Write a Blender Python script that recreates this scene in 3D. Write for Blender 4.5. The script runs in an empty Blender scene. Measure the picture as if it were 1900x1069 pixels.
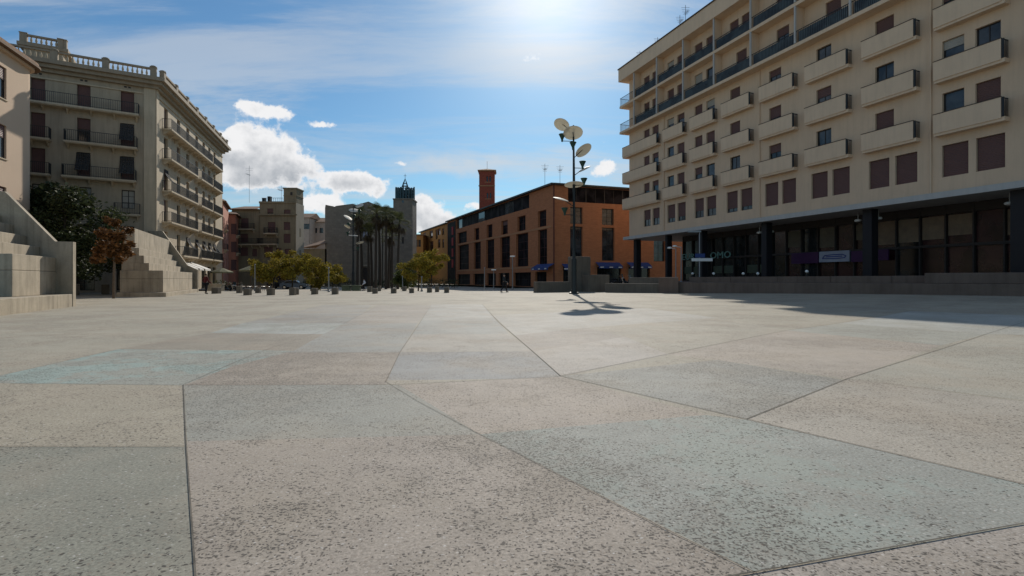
import bpy, bmesh, math, random
from mathutils import Vector, Matrix
random.seed(7)
C = bpy.context.scene.collection
R = math.radians
F_PX, CX, HY, CAMH = 950.0, 950.0, 518.0, 1.25
SUN_EL, SUN_AZ = R(30.0), R(4.2)

# ------------------------------------------------------------------ helpers
def smooth(a, b, x):
    t = min(1, max(0, (x-a)/(b-a))); return t*t*(3-2*t)
def zg(X, Y):
    """height of the plaza floor: it rises a little to the right and steps down beyond the row of stones"""
    return 0.30*smooth(8, 26, X)*(1-smooth(60, 80, Y)) - 0.40*smooth(53.6, 54.6, Y)*(1-smooth(-2, 8, X))*smooth(-60, -40, X)
def at(px, Y): return (px-CX)/F_PX*Y
def hz(py, Y): return CAMH-(py-HY)/F_PX*Y
def gp(px, py):
    """point of the plaza floor along a sight line"""
    z = 0
    for _ in range(30):
        Y = (CAMH-z)*F_PX/max(py-HY, .5); X = at(px, Y); z = .5*z+.5*zg(X, Y)
    return Vector((X, Y, z))

class MB:
    def __init__(s): s.v, s.f, s.m = [], [], []; s.c = []
    def poly(s, pts, mi=0):
        b = len(s.v); s.v += [tuple(p) for p in pts]; s.f.append(tuple(range(b, b+len(pts)))); s.m.append(mi)
    def box(s, x0, x1, y0, y1, z0, z1, mi=0):
        if x0 > x1: x0, x1 = x1, x0
        if y0 > y1: y0, y1 = y1, y0
        if z0 > z1: z0, z1 = z1, z0
        b = len(s.v)
        s.v += [(x0,y0,z0),(x1,y0,z0),(x1,y1,z0),(x0,y1,z0),(x0,y0,z1),(x1,y0,z1),(x1,y1,z1),(x0,y1,z1)]
        for q in ((0,3,2,1),(4,5,6,7),(0,1,5,4),(1,2,6,5),(2,3,7,6),(3,0,4,7)):
            s.f.append(tuple(b+i for i in q)); s.m.append(mi)
    def prism(s, pts, z0, z1, mi=0):
        """pts: ccw footprint"""
        n = len(pts); b = len(s.v)
        s.v += [(p[0],p[1],z0) for p in pts]+[(p[0],p[1],z1) for p in pts]
        s.f.append(tuple(b+i for i in reversed(range(n)))); s.m.append(mi)
        s.f.append(tuple(b+n+i for i in range(n))); s.m.append(mi)
        for i in range(n):
            j = (i+1) % n; s.f.append((b+i, b+j, b+n+j, b+n+i)); s.m.append(mi)
    def tube(s, pts, radii, n=8, mi=0, caps=True):
        rings = []; P = [Vector(p) for p in pts]
        for i, p in enumerate(P):
            d = (P[min(i+1, len(P)-1)]-P[max(i-1, 0)]).normalized()
            a = d.cross(Vector((0,0,1)));
            if a.length < 1e-3: a = d.cross(Vector((0,1,0)))
            a.normalize(); c = d.cross(a); r = radii[i] if hasattr(radii, '__len__') else radii
            b = len(s.v)
            for k in range(n):
                t = 2*math.pi*k/n; s.v.append(tuple(p+a*(r*math.cos(t))+c*(r*math.sin(t))))
            rings.append(b)
        for i in range(len(rings)-1):
            for k in range(n):
                k2 = (k+1) % n
                s.f.append((rings[i]+k, rings[i+1]+k, rings[i+1]+k2, rings[i]+k2)); s.m.append(mi)
        if caps:
            s.f.append(tuple(rings[0]+k for k in range(n))); s.m.append(mi)
            s.f.append(tuple(rings[-1]+k for k in reversed(range(n)))); s.m.append(mi)
    def lathe(s, prof, n=12, c=(0,0,0), mi=0):
        """prof: (r,z) list from bottom to top, around z"""
        s.tube_axis = None; rings = []
        for r, z in prof:
            b = len(s.v)
            for k in range(n):
                t = 2*math.pi*k/n; s.v.append((c[0]+r*math.cos(t), c[1]+r*math.sin(t), c[2]+z))
            rings.append(b)
        for i in range(len(rings)-1):
            for k in range(n):
                k2 = (k+1) % n; s.f.append((rings[i]+k, rings[i]+k2, rings[i+1]+k2, rings[i+1]+k)); s.m.append(mi)
        s.f.append(tuple(rings[0]+k for k in reversed(range(n)))); s.m.append(mi)
        s.f.append(tuple(rings[-1]+k for k in range(n))); s.m.append(mi)
    def mesh(s, name, mats):
        me = bpy.data.meshes.new(name); me.from_pydata(s.v, [], s.f)
        for m in (mats if isinstance(mats, (list, tuple)) else [mats]): me.materials.append(m)
        me.polygons.foreach_set('material_index', s.m); me.update(); return me
    def build(s, name, mats, parent=None, loc=None, rz=0, smooth=False, bevel=0):
        o = put(name, s.mesh(name, mats), parent, loc, rz)
        if smooth: o.data.shade_smooth()
        if bevel:
            b = o.modifiers.new('bevel', 'BEVEL'); b.width = bevel; b.segments = 2; b.limit_method = 'ANGLE'
        return o
def put(name, me, parent=None, loc=None, rz=0):
    """loc is given in world space; parents are never rotated except through explicit frames"""
    o = bpy.data.objects.new(name, me); C.objects.link(o)
    if loc is None: loc = (0,0,0) if parent is None else wloc(parent)
    o.parent = parent
    if parent is not None:
        inv = wmat(parent).inverted()
        M = inv @ (Matrix.Translation(Vector(loc)) @ Matrix.Rotation(rz, 4, 'Z'))
        o.location = M.to_translation(); o.rotation_euler = (0, 0, M.to_euler().z)
    else:
        o.location = loc; o.rotation_euler = (0, 0, rz)
    return o
def lmat(o): return Matrix.Translation(o.location) @ o.rotation_euler.to_matrix().to_4x4()
def wmat(o): return lmat(o) if o.parent is None else wmat(o.parent) @ lmat(o)
def wloc(o): return wmat(o).to_translation()
def tag(o, label=None, cat=None, group=None, kind=None):
    if label: o['label'] = label
    if cat: o['category'] = cat
    if group: o['group'] = group
    if kind: o['kind'] = kind
    return o
def thing(name, label, cat, loc=(0,0,0), rz=0, group=None):
    o = bpy.data.objects.new(name, None); C.objects.link(o); o.location = loc; o.rotation_euler = (0,0,rz)
    o.empty_display_size = .2
    return tag(o, label, cat, group)
def kids(o): return [c for c in bpy.data.objects if c.parent == o]
def copy_tree(o, parent=None):
    c = o.copy(); C.objects.link(c); c.parent = parent
    for ch in kids(o): copy_tree(ch, c)
    return c

# ------------------------------------------------------------------ materials
def nd(nt, t, **kw):
    n = nt.nodes.new(t)
    for k, v in kw.items():
        if k.startswith('i_'): n.inputs[int(k[2:])].default_value = v
        else: setattr(n, k, v)
    return n
def math_(nt, op, a, b=None, c=None, clamp=False):
    n = nt.nodes.new('ShaderNodeMath'); n.operation = op; n.use_clamp = clamp
    for i, x in enumerate((a, b, c)):
        if x is None: continue
        if isinstance(x, (int, float)): n.inputs[i].default_value = x
        else: nt.links.new(x, n.inputs[i])
    return n.outputs[0]
def mapr(nt, x, a, b, c=0.0, d=1.0, smoothst=False):
    n = nt.nodes.new('ShaderNodeMapRange'); n.interpolation_type = 'SMOOTHSTEP' if smoothst else 'LINEAR'
    nt.links.new(x, n.inputs[0])
    for i, v in enumerate((a, b, c, d)): n.inputs[i+1].default_value = v
    return n.outputs[0]
def mixc(nt, fac, a, b, mode='MIX'):
    n = nt.nodes.new('ShaderNodeMix'); n.data_type = 'RGBA'; n.blend_type = mode
    for s, x in ((0, fac), (6, a), (7, b)):
        if isinstance(x, (int, float)): n.inputs[s].default_value = x
        elif isinstance(x, tuple): n.inputs[s].default_value = (*x[:3], 1)
        else: nt.links.new(x, n.inputs[s])
    return n.outputs[2]
def noise(nt, vec, scale, detail=4, rough=.55):
    n = nt.nodes.new('ShaderNodeTexNoise'); n.inputs['Scale'].default_value = scale
    n.inputs['Detail'].default_value = detail; n.inputs['Roughness'].default_value = rough
    if vec is not None: nt.links.new(vec, n.inputs['Vector'])
    return n.outputs[0]
def mat(name, col, rough=.8, metal=0, var=.12, scale=1.5, fine=25, bump=.15, streak=0, island=0, spec=.3, transl=0):
    m = bpy.data.materials.new(name); m.use_nodes = True; nt = m.node_tree
    b = nt.nodes['Principled BSDF']
    b.inputs['Roughness'].default_value = rough; b.inputs['Metallic'].default_value = metal
    b.inputs['Specular IOR Level'].default_value = spec
    tc = nt.nodes.new('ShaderNodeTexCoord').outputs['Object']
    g = nt.nodes.new('ShaderNodeNewGeometry')
    pos = g.outputs['Position']
    n1 = noise(nt, pos, scale, 5, .6); n2 = noise(nt, pos, fine, 3, .6)
    f = math_(nt, 'ADD', math_(nt, 'MULTIPLY', n1, .7), math_(nt, 'MULTIPLY', n2, .3))
    v = mapr(nt, f, .3, .7, 1-var, 1+var)
    if streak:
        mp = nt.nodes.new('ShaderNodeMapping'); mp.inputs['Scale'].default_value = (2.2, 2.2, .18)
        nt.links.new(pos, mp.inputs[0])
        sn = noise(nt, mp.outputs[0], 1.6, 4, .65)
        v = math_(nt, 'MULTIPLY', v, mapr(nt, sn, .45, .75, 1, 1-streak))
    if island:
        v = math_(nt, 'MULTIPLY', v, mapr(nt, g.outputs['Random Per Island'], 0, 1, 1-island, 1+island))
    col_s = mixc(nt, 1.0, tuple(col), (1,1,1), 'MULTIPLY')
    vm = nt.nodes.new('ShaderNodeVectorMath'); vm.operation = 'SCALE'
    nt.links.new(col_s, vm.inputs[0]); nt.links.new(v, vm.inputs[3])
    nt.links.new(vm.outputs[0], b.inputs['Base Color'])
    if bump:
        bp = nt.nodes.new('ShaderNodeBump'); bp.inputs['Strength'].default_value = bump; bp.inputs['Distance'].default_value = .02
        nt.links.new(n2, bp.inputs['Height']); nt.links.new(bp.outputs[0], b.inputs['Normal'])
    if transl:
        tr = nt.nodes.new('ShaderNodeBsdfTranslucent'); nt.links.new(vm.outputs[0], tr.inputs[0])
        mx = nt.nodes.new('ShaderNodeMixShader'); mx.inputs[0].default_value = transl
        nt.links.new(b.outputs[0], mx.inputs[1]); nt.links.new(tr.outputs[0], mx.inputs[2])
        nt.links.new(mx.outputs[0], nt.nodes['Material Output'].inputs[0])
    return m
def block_mat(name, col, bw, bh, mortar=.02, var=.15, rough=.85, dark=.55):
    """masonry / tile coursing in object space (x along wall, z up)"""
    m = mat(name, col, rough, var=var); nt = m.node_tree; b = nt.nodes['Principled BSDF']
    src = b.inputs['Base Color'].links[0].from_socket
    tc = nt.nodes.new('ShaderNodeTexCoord'); sx = nt.nodes.new('ShaderNodeSeparateXYZ'); nt.links.new(tc.outputs['Object'], sx.inputs[0])
    cb = nt.nodes.new('ShaderNodeCombineXYZ')
    nt.links.new(math_(nt, 'ADD', sx.outputs[0], sx.outputs[1]), cb.inputs[0]); nt.links.new(sx.outputs[2], cb.inputs[1])
    br = nt.nodes.new('ShaderNodeTexBrick'); nt.links.new(cb.outputs[0], br.inputs['Vector'])
    br.inputs['Scale'].default_value = 1; br.inputs['Brick Width'].default_value = bw; br.inputs['Row Height'].default_value = bh
    br.inputs['Mortar Size'].default_value = mortar; br.inputs['Color1'].default_value = (1,1,1,1)
    br.inputs['Color2'].default_value = (.82,.82,.82,1); br.inputs['Mortar'].default_value = (dark,dark,dark,1)
    nt.links.new(mixc(nt, 1.0, src, br.outputs[0], 'MULTIPLY'), b.inputs['Base Color'])
    return m
def glass_mat(name, col=(.03,.035,.04), rough=.08):
    m = bpy.data.materials.new(name); m.use_nodes = True; nt = m.node_tree; b = nt.nodes['Principled BSDF']
    g = nt.nodes.new('ShaderNodeNewGeometry'); n = noise(nt, g.outputs['Position'], .7, 3)
    nt.links.new(mixc(nt, mapr(nt, n, .42, .6), tuple(c*.5 for c in col), tuple(c*1.6 for c in col)), b.inputs['Base Color'])
    b.inputs['Roughness'].default_value = rough; b.inputs['Specular IOR Level'].default_value = .6
    bp = nt.nodes.new('ShaderNodeBump'); bp.inputs['Strength'].default_value = .06; bp.inputs['Distance'].default_value = .1
    nt.links.new(noise(nt, g.outputs['Position'], 1.3, 1), bp.inputs['Height']); nt.links.new(bp.outputs[0], b.inputs['Normal'])
    return m
M = {}
M['cream'] = mat('cream render', (.69,.505,.345), .85, var=.08, scale=.5, streak=.09)
M['cream_par'] = mat('cream parapet', (.74,.55,.38), .8, var=.06, scale=.8, streak=.10)
M['cap'] = mat('brown coping', (.07,.05,.04), .6)
M['band'] = mat('grey fascia', (.50,.48,.45), .6, var=.05, streak=.1)
M['soffit'] = mat('soffit', (.35,.31,.26), .8)
M['shutter'] = mat('brown roller shutter', (.14,.075,.066), .6, var=.06, bump=0)
M['shutter_b'] = mat('pale blind', (.38,.35,.30), .7, var=.1)
M['frame'] = mat('dark window frame', (.035,.028,.025), .5, bump=0)
M['frame_w'] = mat('white window frame', (.6,.58,.54), .5, bump=0)
M['glass'] = glass_mat('window glass', (.035,.04,.045))
M['glass_g'] = glass_mat('balcony glass', (.04,.052,.052), .2)
M['storeglass'] = glass_mat('shop glass', (.012,.015,.016), .15)
M['dimglass'] = glass_mat('smoked glass', (.016,.013,.014), .55)
M['dimglass'].node_tree.nodes['Principled BSDF'].inputs['Specular IOR Level'].default_value = .03
M['iron'] = mat('black iron', (.025,.028,.03), .5, bump=0)
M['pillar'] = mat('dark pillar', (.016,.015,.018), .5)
M['maroon_reflection'] = glass_mat('glass with painted maroon reflections', (.028,.009,.010), .2)  # dim maroon reflections of the shop front painted into the glass colour
M['purple'] = mat('purple sign', (.05,.012,.06), .5)
M['whitepanel'] = mat('white panel', (.33,.35,.42), .5)
M['bluetext'] = mat('blue lettering', (.04,.06,.25), .5, bump=0)
M['greentext'] = mat('teal lettering', (.18,.34,.30), .5, bump=0)
M['paleprint'] = mat('shop vinyl', (.07,.09,.06), .5)
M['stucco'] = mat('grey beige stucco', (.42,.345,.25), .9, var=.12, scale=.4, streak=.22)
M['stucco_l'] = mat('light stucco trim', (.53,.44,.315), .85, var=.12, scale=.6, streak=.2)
M['cornice'] = mat('stone cornice', (.34,.28,.205), .85, var=.12, streak=.2)
M['drape'] = mat('dark awning cloth', (.055,.052,.05), .9)
M['awning'] = mat('white awning cloth', (.75,.72,.66), .8, var=.05)
M['pink'] = mat('peach render', (.62,.47,.34), .9, var=.05, scale=.5, streak=.03)
M['eave'] = mat('brown eaves', (.16,.10,.06), .8)
M['rose'] = mat('rose render', (.50,.24,.17), .9, var=.1, streak=.12)
M['rose2'] = mat('salmon render', (.46,.20,.13), .9, var=.1, streak=.12)
M['olive'] = mat('ochre grey render', (.27,.22,.14), .9, var=.2, scale=.5, streak=.3)
M['tile'] = block_mat('roof tile', (.30,.18,.11), .25, .3, .02, .25)
M['stone_f'] = block_mat('church stone', (.235,.20,.16), 1.0, .5, .015, .16, dark=.75)
M['stone_fl'] = mat('pale church ribs', (.29,.25,.20), .9, var=.15, streak=.2)
M['stone_c'] = mat('distant house', (.42,.35,.29), .9, var=.15)
M['oxid'] = mat('oxidised metal', (.05,.085,.095), .5, metal=.5)
M['orange'] = block_mat('orange brick', (.45,.18,.082), .6, .12, .012, .10, dark=.8)
M['orange_l'] = mat('orange brick band', (.40,.20,.10), .85, var=.1)
M['orange_y'] = mat('ochre wall', (.50,.25,.08), .85, var=.12)
M['roofdark'] = mat('dark metal roof', (.045,.045,.04), .5, metal=.3)
M['redframe'] = mat('dark red frame', (.09,.022,.02), .5, bump=0)
M['redbanner'] = mat('red banner', (.35,.03,.035), .7)
M['redbrick'] = block_mat('red tower brick', (.36,.085,.05), .5, .12, .012, .15)
M['blue'] = mat('blue awning', (.03,.06,.20), .7)
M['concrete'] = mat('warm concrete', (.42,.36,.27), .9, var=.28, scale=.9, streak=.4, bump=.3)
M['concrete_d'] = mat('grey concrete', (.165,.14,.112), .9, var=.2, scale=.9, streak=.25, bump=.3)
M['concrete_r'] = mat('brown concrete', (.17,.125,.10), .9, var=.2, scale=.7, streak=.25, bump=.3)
M['cube'] = mat('stone cube', (.145,.125,.097), .9, var=.2, scale=3)
M['asphalt'] = mat('asphalt', (.06,.058,.055), .9)
M['sand'] = mat('sandy paving', (.48,.43,.34), .9, var=.1, scale=.4)
M['bark'] = mat('bark', (.14,.105,.075), .95, var=.3, scale=6, bump=.6)
M['bark_d'] = mat('dark bark', (.06,.05,.04), .95, var=.3, scale=6, bump=.6)
M['leaf_d'] = mat('dark leaves', (.055,.068,.026), .7, var=.25, bump=0, island=.5, transl=.18)
M['leaf_y'] = mat('yellow green leaves', (.29,.225,.03), .8, var=.3, scale=1.5, bump=0, island=.5, transl=.22)
M['leaf_g'] = mat('mid green leaves', (.085,.105,.028), .6, var=.3, bump=0, island=.45, transl=.3)
M['leaf_o'] = mat('autumn leaves', (.16,.075,.025), .6, var=.3, bump=0, island=.5, transl=.25)
M['palm'] = mat('palm frond', (.11,.12,.05), .9, var=.3, bump=0, island=.4, transl=.15)
M['palm_dry'] = mat('dry palm frond', (.085,.062,.035), .9, var=.3, bump=0, island=.4)
M['lamp_g'] = mat('green lamp metal', (.03,.075,.06), .4, metal=.3, bump=0)
M['lamp_pole'] = mat('dark lamp pole', (.035,.042,.045), .45, metal=.4, bump=0)
M['disc'] = mat('cream reflector', (.80,.76,.66), .6, var=.05, bump=0, transl=.30)
M['globe'] = mat('white globe', (.8,.8,.78), .3, bump=0)
M['grey_m'] = mat('grey metal', (.25,.26,.27), .4, metal=.5, bump=0)
M['skin'] = mat('skin', (.45,.28,.20), .6, bump=0)
M['hair'] = mat('dark hair', (.03,.022,.018), .7, bump=0)
M['shirt_r'] = mat('dark red cloth', (.10,.018,.018), .9)
M['shirt_w'] = mat('white cloth', (.72,.74,.78), .9)
M['shirt_k'] = mat('charcoal cloth', (.03,.035,.038), .9)
M['trouser'] = mat('dark trouser cloth', (.015,.016,.02), .9)
M['shoe'] = mat('dark shoe', (.02,.02,.02), .6)
M['rubber'] = mat('rubber', (.015,.015,.015), .8, bump=0)
M['paint_k'] = mat('black paint', (.02,.02,.022), .25, bump=0)
M['paint_w'] = mat('white paint', (.7,.7,.7), .25, bump=0)
M['paint_b'] = mat('grey blue paint', (.12,.15,.18), .25, bump=0)
M['chrome'] = mat('bright metal', (.6,.6,.6), .2, metal=.9, bump=0)
M['parasol'] = mat('olive parasol cloth', (.22,.21,.13), .9)
M['parasol_w'] = mat('cream parasol cloth', (.55,.5,.4), .9)
M['wood'] = mat('wood', (.15,.10,.06), .7)
M['planter'] = mat('planter', (.09,.11,.07), .8)
M['joint'] = mat('dark joint', (.14,.125,.10), .95, var=.45, scale=9, bump=0)

# ------------------------------------------------------------------ walls, windows
class Frame:
    """a vertical wall line: origin o, running to the viewer's right along u, into the building along v"""
    def __init__(s, P0, P1):
        s.o = Vector((P0[0], P0[1])); d = Vector((P1[0], P1[1]))-s.o; s.L = d.length; s.u = d.normalized()
        s.v = Vector((-s.u.y, s.u.x)); s.rz = math.atan2(s.u.y, s.u.x)
    def pt(s, a, b=0, z=0):
        p = s.o+s.u*a+s.v*b; return Vector((p.x, p.y, z))
    def s_at(s, px, off=0):
        k = (px-CX)/F_PX; ox = s.o.x+s.v.x*off; oy = s.o.y+s.v.y*off
        return (k*oy-ox)/(s.u.x-k*s.u.y)
    def z_at(s, px, py, off=0):
        a = s.s_at(px, off); return hz(py, s.pt(a, off).y)
    def rect(s, x0, x1, y0, y1, off=0):
        xm = (x0+x1)/2
        return (s.s_at(x0, off), s.s_at(x1, off), s.z_at(xm, y1, off), s.z_at(xm, y0, off))
def wall(fr, root, z0, z1, ops, m, depth=.22, name='wall', a0=0, a1=None):
    a1 = fr.L if a1 is None else a1
    xs = sorted({a0, a1, *[min(max(o[i], a0), a1) for o in ops for i in (0, 1)]})
    zs = sorted({z0, z1, *[min(max(o[i], z0), z1) for o in ops for i in (2, 3)]})
    b = MB()
    for i in range(len(xs)-1):
        for j in range(len(zs)-1):
            xa, xb, za, zb = xs[i], xs[i+1], zs[j], zs[j+1]
            if xb-xa < 1e-4 or zb-za < 1e-4: continue
            mx, mz = (xa+xb)/2, (za+zb)/2
            if any(o[0] < mx < o[1] and o[2] < mz < o[3] for o in ops): continue
            b.poly([(xa,0,za),(xb,0,za),(xb,0,zb),(xa,0,zb)])
    for o in ops:
        xa, xb, za, zb = o[:4]; d = depth+.02
        b.poly([(xa,0,za),(xa,0,zb),(xa,d,zb),(xa,d,za)]); b.poly([(xb,0,za),(xb,d,za),(xb,d,zb),(xb,0,zb)])
        b.poly([(xa,0,zb),(xb,0,zb),(xb,d,zb),(xa,d,zb)]); b.poly([(xa,0,za),(xa,d,za),(xb,d,za),(xb,0,za)])
    return b.build(name, m, root, fr.pt(0,0,0), fr.rz)
WC = {}
def window(fr, root, op, depth=.22, fm='frame', gm='glass', shut=0, sm='shutter', mull=1, trans=0, sill=None, label=None):
    """framed window set into an opening; pane and roller shutter are sub-parts"""
    xa, xb, za, zb = op[:4]; w, h = round(xb-xa, 2), round(zb-za, 2)
    key = ('w', w, h, fm, mull, trans)
    if key not in WC:
        t = .07; b = MB()
        b.box(0, t, -.03, .05, 0, h); b.box(w-t, w, -.03, .05, 0, h)
        b.box(t, w-t, -.03, .05, 0, t); b.box(t, w-t, -.03, .05, h-t, h)
        for k in range(mull):
            x = w*(k+1)/(mull+1); b.box(x-.03, x+.03, -.025, .045, t, h-t)
        for k in range(trans):
            z = h*(k+1)/(trans+1); b.box(t, w-t, -.02, .04, z-.02, z+.02)
        WC[key] = b.mesh('window', M[fm])
    o = put('window', WC[key], root, fr.pt(xa, depth-.05, za), fr.rz)
    if label: o['label'] = label
    k2 = ('p', w, h, gm)
    if k2 not in WC:
        b = MB(); b.box(.05, w-.05, -.004, .004, .05, h-.05); WC[k2] = b.mesh('pane', M[gm])
    put('pane', WC[k2], o, fr.pt(xa, depth-.045, za), fr.rz)
    if shut > 0:
        sh = round(h*shut, 2); k3 = ('s', w, sh, sm)
        if k3 not in WC:
            b = MB(); n = max(3, int(sh/.11)); st = sh/n
            for i in range(n):
                z = -sh+i*st
                b.poly([(.03,-.045,z),(w-.03,-.045,z),(w-.03,-.065,z+st*.5),(.03,-.065,z+st*.5)])
                b.poly([(.03,-.065,z+st*.5),(w-.03,-.065,z+st*.5),(w-.03,-.045,z+st),(.03,-.045,z+st)])
            b.box(.03, w-.03, -.06, -.03, -sh-.04, -sh)
            WC[k3] = b.mesh('shutter', M[sm])
        put('shutter', WC[k3], o, fr.pt(xa, depth-.05, zb-.02), fr.rz)
    if sill:
        k4 = ('sl', w, sill)
        if k4 not in WC:
            b = MB(); b.box(-.08, w+.08, -depth-.02, -.02, -.08, -.003); WC[k4] = b.mesh('sill', M[sill])
        put('sill', WC[k4], o, fr.pt(xa, depth-.05, za), fr.rz)
    return o
def body(root, pts, z0, z1, m, name='wall', eps=.0, loc=None):
    """back and side walls as a plain closed mass"""
    b = MB(); n = len(pts); L = wloc(root)
    P = [(p[0]-L.x, p[1]-L.y) for p in pts]
    b.prism(P, z0, z1); return b.build(name, m, root, (L.x, L.y, 0))
def railing(fr, parent, a0, a1, off, z, h=1.0, m='iron', step=.13, ends=True, r=.012):
    b = MB(); w = a1-a0; n = max(1, int(w/step))
    b.box(0, w, -.02, .02, h-.04, h); b.box(0, w, -.015, .015, .08, .11)
    for i in range(n+1):
        x = w*i/n; b.box(x-r, x+r, -r, r, 0, h-.04)
    if ends:
        e = -off
        for x in (0, w):
            b.box(x-.02, x+.02, .02, e, h-.04, h); b.box(x-.015, x+.015, .02, e, .08, .11)
            for i in range(1, int(e/step)+1): b.box(x-r, x+r, i*step-r, i*step+r, 0, h-.04)
    return b.build('railing', M[m], parent, fr.pt(a0, off, z), fr.rz)
def slab_balcony(fr, root, a0, a1, z, dep=.9, m='stucco_l', h=1.0, th=.16, rm='iron'):
    b = MB(); w = a1-a0
    b.box(0, w, -dep, 0, -th, 0); b.box(.06, w-.06, -dep+.06, 0, -th-.07, -th-.003)
    n = max(2, int(w/1.7)+1)
    for i in range(n):
        x = .15+(w-.42)*i/(n-1); b.poly([(x,-.003,-th-.5),(x+.12,-.003,-th-.5),(x+.12,-dep*.75,-th-.073),(x,-dep*.75,-th-.073)])
        b.poly([(x,-.003,-th-.5),(x,-dep*.75,-th-.073),(x,-.003,-th-.073)]); b.poly([(x+.12,-.003,-th-.5),(x+.12,-.003,-th-.073),(x+.12,-dep*.75,-th-.073)])
    o = b.build('balcony', M[m], root, fr.pt(a0, 0, z), fr.rz)
    railing(fr, o, a0+.04, a1-.04, -dep+.05, z, h, rm)
    return o
def drape(fr, root, a0, a1, ztop, zbot, out=1.0, m='drape', name='awning'):
    """cloth blind hung from the door head out over the railing"""
    b = MB(); n = 9; prof = []
    for i in range(n):
        t = i/(n-1); prof.append((-.03-out*t**1.6, ztop-(ztop-zbot)*(t**.8)))
    w = a1-a0; K = 6
    for i in range(n-1):
        for k in range(K):
            def P(ii, kk):
                y, z = prof[ii]; return (w*kk/K, y+.05*math.sin(kk*2.1+ii*.4)*(ii/n), z)
            b.poly([P(i,k), P(i+1,k), P(i+1,k+1), P(i,k+1)])
    o = b.build(name, M[m], root, fr.pt(a0, 0, 0), fr.rz, smooth=True)
    s = o.modifiers.new('solid', 'SOLIDIFY'); s.thickness = .015
    return o

# ------------------------------------------------------------------ ground
DEF = ((.40,.365,.285), 0, .4)
Bg, Gg, Pg, Lg, Tg = (.40,.36,.305), (.315,.315,.285), (.41,.36,.31), (.46,.435,.385), (.36,.39,.365)
SL = [  # pixel outline, tint, green film, fleck density
 ([(-400,706),(0,711),(340,715),(345,829),(-400,829)], (.42,.375,.295), 0, .5),
 ([(-400,829),(346,829),(366,1120),(-400,1120)], (.30,.295,.245), 0, .45),
 ([(340,715),(740,714),(890,806),(347,819)], (.34,.335,.295), .1, .5),
 ([(347,819),(890,806),(1400,1063),(1400,1120),(366,1120)], (.395,.345,.295), .05, .95),
 ([(890,806),(1310,770),(1385,779),(1900,899),(2050,950),(1400,1061)], (.36,.365,.33), .75, 1.0),
 ([(1400,1063),(2050,948),(2050,1120),(1400,1120)], (.42,.375,.33), 0, .7),
 ([(1385,779),(1572,703),(1900,745),(2050,765),(2050,935),(1900,899)], (.44,.40,.34), 0, .4),
 ([(1040,699),(1310,770),(890,806),(740,714),(950,703)], (.42,.365,.31), 0, .6),
 ([(1040,698),(1330,668),(1565,705),(1385,778)], (.36,.355,.32), .15, .6),
 ([(1240,658),(1460,613),(1745,641),(1572,703),(1330,668)], (.45,.395,.335), 0, .35),
 ([(1460,613),(1560,600),(1830,620),(1745,641)], (.40,.395,.345), .25, .35),
 ([(1572,703),(1830,620),(2050,630),(2050,760)], (.43,.405,.34), 0, .3),
 ([(1560,600),(1690,577),(2050,592),(2050,624),(1830,620)], (.46,.46,.42), .25, .2),
 ([(-60,700),(0,697),(220,648),(545,651),(430,680),(340,715),(-60,711)], (.36,.365,.32), 1.7, .7),
 ([(220,648),(390,618),(600,620),(545,651)], (.33,.295,.24), 0, .3),
 ([(390,618),(450,600),(640,600),(600,620)], (.42,.43,.40), .5, .5),
 ([(450,600),(530,583),(672,583),(640,600)], (.33,.32,.29), 0, .3),
 ([(530,583),(600,566),(690,566),(672,583)], (.37,.35,.31), 0, .2),
 ([(340,715),(430,680),(480,654),(742,654),(715,714)], (.375,.325,.27), 0, .8),
 ([(480,654),(640,600),(775,600),(742,654)], (.345,.34,.31), 0, .4),
 ([(640,600),(700,567),(800,567),(775,600)], (.385,.35,.305), 0, .3),
 ([(715,706),(742,654),(988,652),(1040,699),(950,703)], (.33,.33,.32), 0, .5),
 ([(742,654),(765,620),(945,620),(988,652)], (.42,.39,.34), 0, .4),
 ([(765,620),(782,595),(922,596),(945,620)], (.36,.36,.33), 0, .3),
 ([(782,595),(800,565),(895,565),(922,596)], (.43,.42,.38), 0, .3),
 ([(1040,698),(988,652),(1160,625),(1240,658)], (.46,.425,.38), 0, .3),
 ([(988,652),(955,622),(1090,608),(1160,625)], (.395,.355,.31), 0, .25),
 ([(1160,625),(1090,608),(1330,590),(1460,613),(1240,658)], (.425,.39,.32), 0, .3),
 ([(955,622),(915,585),(1200,572),(1330,590),(1090,608)], (.46,.44,.395), .1, .25),
]
JOINTS = [[(-400,706),(0,711),(340,715),(740,714),(950,703),(1040,699)], [(340,715),(345,820),(366,1120)], [(-400,829),(345,829)],
 [(715,708),(775,745),(890,806),(950,836),(1230,981),(1400,1063),(1500,1112)], [(1040,698),(1385,778),(1900,899),(2050,936)],
 [(1150,1105),(1400,1063),(1868,978),(2050,948)], [(1040,698),(1240,657),(1460,613),(1690,577),(1850,552)],
 [(1385,778),(1572,703),(1830,620),(2050,552)], [(895,565),(925,598),(988,652),(1040,698)], [(800,567),(765,620),(742,654),(716,708)],
 [(-60,711),(0,697),(220,648),(450,600),(620,562)], [(1560,600),(1830,620),(2050,632)], [(1572,703),(1900,745),(2050,764)],
 [(430,655),(742,654)], [(340,714),(480,654),(640,600),(705,566)], [(742,654),(985,652)]]
def pip(x, y, poly):
    c = False; n = len(poly)
    for i in range(n):
        (x0, y0), (x1, y1) = poly[i], poly[i-1]
        if (y0 > y) != (y1 > y) and x < (x1-x0)*(y-y0)/(y1-y0)+x0: c = not c
    return c
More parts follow.
